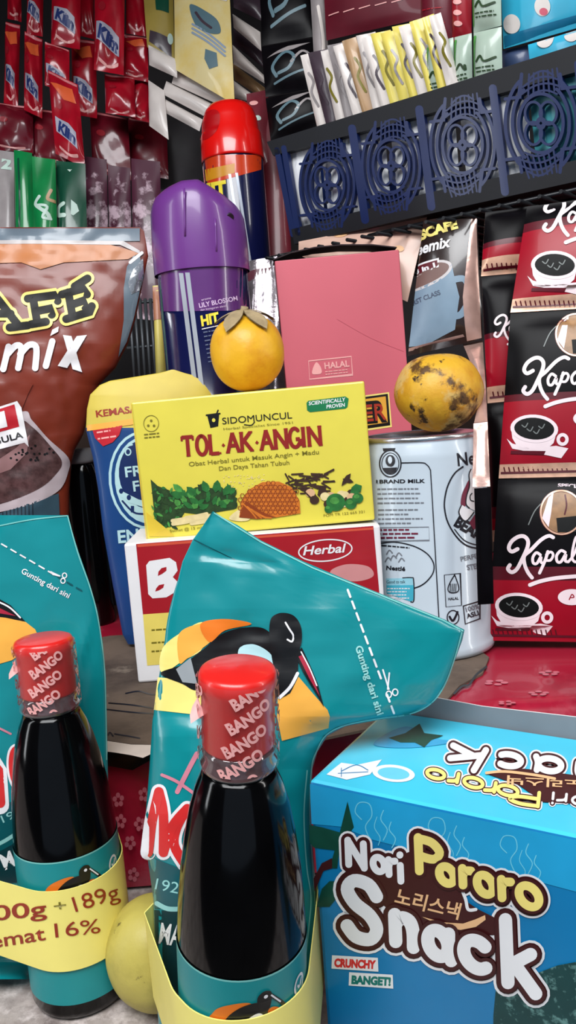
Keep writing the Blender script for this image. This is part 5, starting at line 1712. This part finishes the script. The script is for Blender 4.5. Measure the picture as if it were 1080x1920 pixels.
b.box([BL + V((0, 0, .001)), BL + exc * Lc + V((0, 0, .001)), BL + exc * Lc + ezc * w_ + V((0, 0, .001)), BL + ezc * w_ + V((0, 0, .001)), BL + V((0, 0, .004)), BL + exc * Lc + V((0, 0, .004)), BL + exc * Lc + ezc * w_ + V((0, 0, .004)), BL + ezc * w_ + V((0, 0, .004))], m_rim)
b.build('crate_floor', tcr)
b = MB()
A, B_ = BL + ezc * w_, BL + exc * Lc + ezc * w_
up = V((0, 0, hc_))
b.box([A, B_, B_ + ezc * .003, A + ezc * .003, A + up, B_ + up, B_ + ezc * .003 + up, A + ezc * .003 + up], m_crate)
b.build('back_panel', tcr)
b = MB()
A2, B2 = BL + exc * (Lc - .003) + ezc * .006, BL + exc * (Lc - .003) + ezc * w_
b.box([A2, A2 + exc * .003, B2 + exc * .003, B2, A2 + up, A2 + up + exc * .003, B2 + up + exc * .003, B2 + up], m_crate)
b.build('side_panel', tcr)
b = MB()
A, B_ = BL + ezc * .006, BL + ezc * w_
o_ = -exc * .010 + ezc * -.008
b.box([A, A + exc * .003, B_ + exc * .003, B_, A + up + o_, A + up + exc * .003 + o_, B_ + up + exc * .003, B_ + up], m_crate)
b.build('side_panel', tcr)
# wire shelf carrying the crate
m_wire = mat('black coated wire', (22, 24, 28), .4, metal=.3)
ts = thing('hanging_wire_shelf', 'black wire rack shelf under the blue crate', 'shelf', BL + exc * .2 + ezc * .1 - V((0, 0, .012)))
dz = V((0, 0, -.0085))
for k in range(9):
    b = MB()
    o_ = ezc * (.004 + .028 * k) + dz
    b.tube([BL - exc * .03 + o_, BL + exc * (Lc + .02) + o_], .0016, m_wire, 6)
    b.build('long_wire', ts)
for k in range(24):
    b = MB()
    o_ = exc * (-.02 + (Lc + .03) * k / 23) + dz - V((0, 0, .0026))
    b.tube([BL + o_ - ezc * .012, BL + o_ + ezc * .25], .0013, m_wire, 6)
    b.build('cross_wire', ts)
for p in (BL - exc * .03 + ezc * .25, BL + exc * (Lc + .02) + ezc * .25):
    b = MB()
    b.tube([V((p.x, p.y, zb - .014)), V((p.x, p.y, 2.498))], .003, m_wire, 8)
    b.build('post', ts)
# dark wire rack far left behind the bag
trk = thing('hanging_wire_rack', 'black vertical wire rack between the coffee bag and the purple-capped can', 'rack', pt(275, 650, .70))
for k in range(7):
    x = 246 + k * 10
    b = MB(); b.tube([pt(x - 4, 560, .70), pt(x + 8, 730, .70)], .0014, mat('grey coated wire', (70, 74, 78), .4, metal=.3), 6)
    b.build('wire', trk)
for y in (566, 650, 722):
    b = MB(); b.tube([pt(238, y + 3, .702), pt(318, y - 4, .702)], .0014, MATS['grey coated wire'], 6)
    b.build('cross_wire', trk)

# goods standing in the crate
def ins(x, y, off):
    """picture point moved back from the crate front by off metres"""
    p = hit(x, y)
    r = (p - CAM)
    k = off / abs((r.normalized()).dot(nC_))
    return p + r.normalized() * k
def goods(name, label, cat, q, off, m, draw=None, group=None, bulge=.005, wr=.001, seed=1, fr=3., nu=8, nv=14):
    pts = [ins(x, y, off + (o2[0] if o2 else 0)) for x, y, *o2 in q]
    s = Sheet(*pts, bulge=bulge, seal=.05, wr=wr, seed=seed, fr=fr)
    b = MB(); s.body(b, m, nu, nv)
    if draw: draw(s.pxdec(b), s)
    c = sum((p for p in s.c), V((0, 0, 0))) / 4
    o = b.build(name, loc=V((c.x, c.y, min(p.z for p in s.c))))
    return tag(o, label, cat, group)
m_wpack = mat('white sachet film', (222, 212, 206), .35, coat=.2, var=.08, scale=40)
m_ypack = mat('yellow sachet film', (224, 206, 96), .35, coat=.2, var=.08, scale=40)
m_tpack = mat('tan sachet film', (178, 142, 104), .35, coat=.2, var=.2, scale=40)
m_gpack = mat('grey sachet film', (150, 142, 142), .35, coat=.2, var=.2, scale=40)
m_dpack = mat('dark violet sachet film', (66, 52, 62), .35, coat=.2, var=.2, scale=40)
LBL = {'w': (m_wpack, 'white'), 'y': (m_ypack, 'yellow'), 't': (m_tpack, 'tan'), 'g': (m_gpack, 'grey'), 'd': (m_dpack, 'dark violet')}
seq = 'wdwgwtwwyyywyyw'
nth_ = {}
ordn = ['leftmost', 'second from left', 'third from left', 'fourth from left', 'fifth from left', 'sixth from left', 'seventh from left']
for i, ch in enumerate(seq):
    x0 = 574 + i * 17.5
    yt = 104 - (x0 - 574) * .30 + RND.uniform(-6, 6)
    yb = 278 - (x0 - 574) * .28
    m_, cn = LBL[ch]
    k = nth_.get(ch, 0); nth_[ch] = k + 1
    n_same = seq.count(ch)
    sx = RND.uniform(-8, 8); wd = RND.uniform(22, 40)
    def draw(D, s, x0=x0, yt=yt, yb=yb, i=i):
        D.stroke([(x0 + 20, yt + 20), (x0 + 34, yt + 80), (x0 + 48, yb - 50)], 4, m_blackink, 1)
        D.stroke([(x0 + 6, yt + 34), (x0 + 16, yt + 50), (x0 + 12, yt + 70), (x0 + 26, yt + 96)], 5, [m_gpack, m_dpack, m_olive][i % 3], 1)
    goods('sachet', (ordn[k] + ' of the ' if n_same > 1 else '') + cn + ' sachet' + ('s' if n_same > 1 else '') + ' leaning in the crate', 'sachet', [(x0 - 14 + sx, yt), (x0 - 14 + sx + wd, yt - 8, .004), (x0 + 34 + wd, yb - 10, .004), (x0 + 30, yb)], .016 + .0035 * (len(seq) - i), m_, draw, 'sachets leaning in the crate', seed=40 + i, wr=.002, bulge=.003, fr=4.)
m_maroon = mat('maroon carton film', (98, 20, 36), .4, coat=.2, var=.15, scale=30)
m_crred = mat('crimson packet film', (158, 26, 40), .35, coat=.3, var=.15, scale=30)
m_gw = mat('green white packet film', (172, 190, 174), .35, coat=.3, var=.12, scale=50)
m_cy = mat('cyan packet film', (50, 170, 204), .32, coat=.3, var=.06)
m_cyd = mat('darker cyan print', (22, 112, 150), .35)
def dots(m_, *L):
    def f(D, s):
        for x, y, r_, r2 in L: D.disc(x, y, r_, r2, m_, 2)
    return f
goods('packet', 'long dark maroon packet lying at the top above the leaning sachets', 'packet', [(606, -40), (800, -60), (800, 32), (612, 76)], .125, m_maroon, lambda D, s: [D.stroke([(620 + 30 * k, 30 - 6 * k), (640 + 30 * k, 24 - 6 * k)], 2, m_pinkpale, 1) for k in range(5)], seed=60)
goods('packet', 'dark red packet above the green and white packets', 'packet', [(788, -40), (845, -60), (848, 78), (790, 98)], .042, m_maroon, lambda D, s: [D.lines((796, 20 + 14 * k), (840, 14 + 14 * k), 1, 5, 2.4, m_crred, 1) for k in range(5)], seed=61)
goods('packet', 'bright crimson packet beside the dark red packet above the crate', 'packet', [(846, -60), (884, -70), (884, 66), (848, 80)], .035, m_crred, lambda D, s: [D.disc(864, y, 8, 5, m_pinkpale, 1) for y in (6, 26, 46)], seed=62)
def gw(D, x0, y0, x1, y1):
    D.stroke([(x0 + 4, y0 + 8), (x0 + 2, y1)], 6, m_leaf3, 1)
    D.text('GRN', (x0 + 10, y1 - 30), (x1 - 6, y1 - 38), 14, m_leaf2, 2, bold=.04) if False else D.stroke([(x0 + 10, y1 - 34), (x0 + 18, y1 - 44), (x0 + 26, y1 - 34), (x1 - 8, y1 - 42)], 4, m_leaf2, 2)
    D.lines((x0 + 8, y1 - 22), (x1 - 6, y1 - 28), 2, 7, 2.4, m_leaf2, 2)
for k, (q, lb) in enumerate(((((800, 84), (850, 70), (852, 180), (806, 200)), 'pale green packet below the dark red packet'), (((852, 70), (884, 62), (886, 166), (854, 178)), 'narrow green-edged white packet below the crimson packet'), (((886, -50), (938, -70), (940, 48), (888, 62)), 'upper pale green packet left of the cyan pack'), (((888, 62), (940, 50), (942, 150), (890, 166)), 'lower pale green packet left of the cyan pack'), (((786, 104), (812, 98), (816, 204), (790, 212)), 'greyish green packet right of the yellow sachets'))):
    goods('packet', lb + ' in the crate', 'packet', q, .028 - .002 * k if k < 4 else .075, m_gw, lambda D, s, q=q: gw(D, q[0][0], q[0][1], q[2][0], q[2][1]), 'green and white packets in the crate', seed=63 + k)
goods('packet', 'cyan pack with white dots, upper one at the right end of the crate', 'packet', [(938, -60), (1300, -180), (1300, -10), (944, 92)], .040, m_cy, lambda D, s: (D.disc(962, 46, 17, 18, m_wpack, 2), D.disc(1022, 14, 15, 18, m_wpack, 2), D.disc(1024, 24, 8, 7, mat('rose dot ink', (206, 90, 110), .4), 3), D.poly([(940, 70), (1090, 28), (1090, 44), (942, 90)], m_cyd, 1)), seed=70)
goods('packet', 'cyan pack with white dots, lower one at the right end of the crate', 'packet', [(990, 84), (1300, -8), (1300, 60), (996, 140)], .034, m_cy, lambda D, s: (D.disc(1024, 76, 17, 15, m_wpack, 2), D.disc(1076, 66, 15, 14, m_wpack, 2)), seed=71)
goods('packet', 'dark blue packet under the cyan packs', 'packet', [(940, 96), (992, 84), (996, 140), (944, 154)], .046, mat('slate blue film', (54, 70, 104), .4, coat=.2), seed=72)
# white and teal goods glimpsed through the lattice
m_lw = blotchy('crumpled white plastic', (244, 246, 250), (150, 160, 178), 40, .54, .66, .3, coat=.5)
for k, (x0, x1, m_, lb) in enumerate(((528, 596, m_lw, 'grey packet behind the first lattice panel from the left'), (600, 720, m_lw, 'white packet behind the second lattice panel from the left'), (730, 850, m_lw, 'grey packet behind the third lattice panel from the left'), (860, 985, m_lw, 'white packet behind the right-hand lattice panels'), (990, 1120, mat('teal packet film', (70, 150, 160), .4), 'teal packet behind the lattice at the right'))):
    y = lambda x: 300 - (x - 505) * .31
    yb = lambda x: 436 - (x - 550) * .235
    goods('packet', lb, 'packet', [(x0, y(x0)), (x1, y(x1)), (x1 + 14, yb(x1)), (x0 + 18, yb(x0))], .0085, m_, None, 'packets seen through the lattice', seed=75 + k, bulge=.003, wr=.001)

# ------------------------------------------------ background: hanging sachets
m_klin = mat('bright red sachet film', (170, 16, 36), .26, coat=.5, var=.2, scale=40)
m_klinshade = mat('shaded red detergent film', (108, 16, 32), .3, coat=.4, var=.25, scale=40)  # the red film again, with the shade put into its colour
m_korange = mat('orange flash ink', (226, 96, 52), .35)
m_kblue = mat('blue lettering ink', (36, 52, 110), .4)
m_kpatch = mat('pale patch ink', (170, 168, 184), .4)
def klin(root, q, seed, txt=True, m=None, orange=True):
    s = sheet_px(q, bulge=.007, seal=.08, wr=.0055, seed=seed, fr=4.2)
    b = MB(); s.body(b, m or m_klin, 14, 24)
    D = s.dec(b, .05, base=.0006)
    if orange: D.poly([(.08, .84), (.8, .9), (.9, .74), (.5, .7)], m_korange, 1)
    D.poly([(.03, .955), (.97, .955), (.97, .985), (.03, .985)], mat('pale pink seal', (216, 120, 124), .35), 1)
    if txt:
        D.poly([(.12, .28), (.84, .17), (.84, .36), (.6, .43), (.12, .46)], m_kpatch, 1)
        D.text('Klin', (.17, .30), (.80, .20), .14, m_kblue, 2, bold=.06, shear=.2)
        
    D.disc(.3, .62, .12, .05, m_crred, 1); D.stroke([(.2, .1), (.5, .06), (.8, .1)], .03, m_pinkpale, 1)
    return b.build('sachet', root)
def strip(label, qs, group='hanging red sachet strips', **k):
    t = thing('hanging_sachet_strip', label, 'sachet strip', pt(*qs[0][0][0]), group)
    for i, (q, kw) in enumerate(qs):
        kk = dict(k); kk.update(kw)
        klin(t, q, RND.randint(1, 9999), **kk)
    return t
def Q(x0, y0, x1, y1, sk=0, d=.9, dr=0., tilt=3):
    return [(x0, y0 - tilt, d), (x1, y0 + tilt, d), (x1 + sk, y1 + tilt, d + dr), (x0 + sk, y1 - tilt, d + dr)]
strip('red detergent sachet strip at the far left edge of the picture', [(Q(14, -70, 40, 38, 0, .90), dict(txt=False)), (Q(11, 44, 38, 196, -4, .90), {})])
strip('narrow red sachet strip, second from the left edge', [(Q(52, -60, 82, 66, -2, .89), {}), (Q(46, 66, 80, 214, -1, .89, 0, 8), {})])
strip('red sachet strip with two blue-lettered sachets, third from the left edge', [(Q(98, -60, 152, 88, -2, .87, 0, 5), {}), (Q(84, 86, 130, 168, 0, .87, 0, 8), dict(orange=False))])
strip('long slanting red sachet strip hanging lowest in the middle of the red ones', [(Q(90, 145, 146, 302, 14, .85, 0, 14), {})])
strip('red sachet strip between the slanting one and the large upper sachet', [(Q(150, -60, 176, 70, 0, .92), dict(txt=False, orange=False)), (Q(134, 74, 180, 218, 2, .90, 0, 4), {})])
strip('large red sachet with orange flash, near the top of the red group', [(Q(178, -50, 234, 136, -2, .86, 0, 5), {}), (Q(196, 142, 252, 216, 2, .88, 0, 4), dict(txt=False, orange=False))])
strip('rightmost red sachet strip beside the yellow packet', [(Q(236, -60, 274, 66, 0, .88), dict(txt=False)), (Q(232, 68, 278, 150, 0, .88, 0, 4), dict(txt=False)), (Q(246, 150, 280, 226, 0, .89, 0, 4), dict(txt=False, orange=False))])
for (q, lb) in ((Q(-14, 196, 62, 284, 0, .90, 0, 4), 'red sachet with painted shade at the left edge below the red strips'), (Q(56, 206, 120, 312, 4, .91, 0, 6), 'red sachet with painted shade above the green sachets'), (Q(168, 214, 240, 330, 6, .92, 0, 8), 'red sachet with painted shade right of the slanting red sachet'), (Q(118, 300, 168, 330, 4, .93, 0, 4), 'small red sachet with painted shade right of the green sachets'), (Q(240, 225, 312, 330, 4, .95, 0, 6), 'red sachet with painted shade under the white sachet ends')):
    strip(lb, [(q, {})], 'red sachets with painted shade', txt=False, orange=False, m=m_klinshade)
# green sachets
m_green = mat('green sachet film', (16, 126, 66), .3, coat=.4, var=.15, scale=40)
m_greend = mat('dark green sachet film', (16, 74, 54), .3, coat=.4, var=.15, scale=40)
m_gpale = mat('pale mint ink', (196, 220, 208), .4)
def P1(lb, q, m_, dr, grp, seed, wr=.003, name='hanging_sachet', cat='sachet', **k):
    return packet(name, lb, cat, q, m_, dr, grp, .006, wr, seed, 9, 14, .05, 4., **k)
P1('white sachet with a dark numeral at the left edge beside the green ones', Q(-20, 282, 26, 560, 4, .84), m_gpack, lambda D, s: D.text('2', (4, 318), (22, 318), 22, m_gpale, 2, bold=.05), 'green sachets', 80)
P1('plain green sachet, leftmost of the green ones', Q(26, 284, 60, 560, 6, .83), m_green, lambda D, s: D.stroke([(36, 300), (40, 360), (38, 430)], 4, m_greend, 1), 'green sachets', 81)
P1('bright green sachet with a white swirl', Q(60, 296, 104, 560, 6, .82), m_green, lambda D, s: (D.stroke([(76, 372), (68, 384), (80, 396), (92, 404), (96, 412)], 7, m_gpale, 2), D.stroke([(98, 360), (92, 376), (104, 380)], 6, m_tpack, 2), D.stroke([(74, 388), (92, 392), (84, 412), (98, 414)], 5, m_gpale, 2)), 'green sachets', 82)
P1('dark green sachet with white letters', Q(105, 304, 160, 560, 6, .83), m_greend, lambda D, s: (D.stroke([(122, 386), (112, 392), (112, 406), (124, 408)], 8, m_gpale, 2), D.poly([(136, 378), (146, 386), (150, 398), (140, 408), (136, 406)], m_gpale, 2), D.poly([(118, 310), (140, 312), (132, 324)], m_gpale, 2)), 'green sachets', 83)
m_pw = blotchy('purple and white sachet film', (84, 40, 58), (206, 178, 190), 30, .5, .58, .35, coat=.3)
for k, (x0, x1, y0, lb) in enumerate(((-30, 22, 306, 'at the left edge below the pale numeral sachet'), (158, 200, 296, 'just right of the dark green sachet'), (202, 244, 312, 'second to the right of the green ones'), (246, 300, 300, 'beside the purple spray cap'))):
    P1('purple and white blotched sachet ' + lb, Q(x0, y0, x1, 600, 6, .88 - .004 * k), m_pw, None, 'purple and white sachets', 85 + k, wr=.004)
# yellow packets, white sachet ends, black strip at the top middle
m_cream2 = blotchy('cream yellow packet film', (226, 208, 150), (222, 186, 70), 9, .45, .65, .35, coat=.3)
P1('dull yellow-green packet next to the red strips', [(266, -50, .86), (324, -40, .86), (328, 130, .86), (276, 88, .86)], mat('mustard packet film', (170, 148, 70), .4, coat=.2, var=.2, scale=20), lambda D, s: (D.poly([(292, 0), (318, 4), (318, 30), (294, 24)], m_greend, 2), D.poly([(282, 60), (322, 76), (322, 110), (280, 80)], m_dpack, 1), D.disc(320, 76, 5, 10, m_gpale, 2)), 'yellow packets', 90)
def fishy(D, s):
    D.poly([(360, 14), (392, 28), (412, 44), (416, 66), (396, 68), (372, 54)], mat('grey teal ink', (84, 112, 122), .4), 1, curve=True)
    D.stroke([(372, 30), (384, 46), (400, 58)], 5, m_dpack, 2)
    for k in range(3): D.stroke([(366, 52 + 8 * k), (396, 70 + 8 * k), (424, 92 + 8 * k)], 4, mat('grey blue ink', (140, 156, 176), .4), 1)
    D.poly([(390, 98), (410, 104), (412, 128), (396, 134), (388, 116)], mat('grey teal ink', (0, 0, 0)), 1)
    D.poly([(334, -30), (430, -10), (426, 4), (360, 0)], m_wpack, 1)
P1('cream yellow packet with a blue-grey fish-like picture', [(326, -50, .82), (428, -60, .80), (440, 196, .80), (328, 130, .82)], m_cream2, fishy, 'yellow packets', 91, wr=.002)
WS = [((278, 84), (332, 112), (332, 146), (280, 122), 'pale grey end below the dull yellow packet'), ((330, 128), (436, 182), (432, 206), (322, 156), 'long one directly under the cream yellow packet'),
      ((312, 152), (420, 206), (410, 232), (304, 176), 'second long one under the cream yellow packet'), ((306, 184), (380, 224), (374, 246), (300, 206), 'third long one, left of the red cap'),
      ((278, 150), (308, 170), (316, 262), (280, 236), 'hanging folded end beside the red strips'),
      ((436, 26), (488, 60), (490, 96), (438, 52), 'upper end right of the cream yellow packet'), ((436, 84), (500, 146), (502, 160), (438, 120), 'lower end right of the cream yellow packet'), ((434, 148), (472, 176), (468, 190), (434, 182), 'small end above the red cap')]
for k, (a, c_, e, f, lb) in enumerate(WS):
    d = .83 + .004 * k
    P1('white sachet, ' + lb, [(*a, d), (*c_, d - .01), (*e, d - .01), (*f, d)], m_wpack, None, 'white sachet ends', 95 + k, wr=.0012)
for k, (a, c_, e, f, lb) in enumerate((((436, -30), (492, 0), (492, 40), (438, 14), 'upper'), ((438, 54), (492, 98), (496, 128), (438, 84), 'middle'), ((436, 118), (496, 164), (500, 190), (440, 150), 'lower'))):
    P1('%s dark sachet between the white ends by the black strip' % lb, [(*a, .88), (*c_, .87), (*e, .87), (*f, .88)], m_dpack if k < 2 else m_tpack, None, 'dark sachets by the black strip', 105 + k, wr=.001)
t = thing('hanging_sachet_strip', 'black sachet strip with grey swirls left of the crate', 'sachet strip', pt(530, 0, .74))
for k, q in enumerate(([(484, -70, .74), (584, -90, .73), (592, 68, .73), (492, 86, .74)], [(490, 88, .74), (592, 70, .73), (600, 162, .73), (498, 182, .74)], [(498, 184, .74), (602, 164, .73), (604, 236, .73), (508, 268, .74)])):
    s = sheet_px(q, bulge=.008, seal=.06, wr=.002, seed=110 + k)
    b = MB(); s.body(b, m_kblack, 10, 14)
    D = s.dec(b, .08)
    mg = mat('grey teal ink', (0, 0, 0))
    D.stroke([(.25, .3), (.2, .5), (.45, .72), (.6, .6), (.5, .4), (.3, .34)], .06, mg, 1)
    D.poly([(.1, .7), (.5, .86), (.9, .9), (.6, .76)], m_gpack, 1)
    D.stroke([(.2, .18), (.5, .26), (.85, .34)], .04, mg, 1)
    D.text('NERO', (.5, .1), (.9, .14), .1, mg, 1) if False else D.stroke([(.55, .5), (.75, .7), (.9, .6)], .05, m_gpack, 1)
    b.build('sachet', t)
P1('greyish white packet between the black strip and the crate goods', [(580, -40, .72), (604, -50, .72), (630, 260, .72), (598, 270, .72)], m_gpack, lambda D, s: D.stroke([(596, 20), (606, 90), (600, 160)], 6, m_wpack, 1), None, 120)
P1('maroon packet above the right shoulder of the red-capped can', [(462, 176, .80), (502, 168, .80), (512, 330, .80), (470, 330, .80)], mat('dusky maroon film', (0, 0, 0)), lambda D, s: (D.disc(484, 228, 6, 5, m_gpale, 1), D.disc(476, 196, 8, 5, m_pinkpale, 1)), None, 121)
P1('dark grey crumpled plastic bag behind the red-capped can', [(284, 236, .98), (480, 200, .98), (470, 480, .98), (290, 480, .98)], mat('charcoal film', (60, 56, 60), .5, coat=.1, var=.4, scale=20), None, None, 122, wr=.008)
bpy.context.view_layer.update()
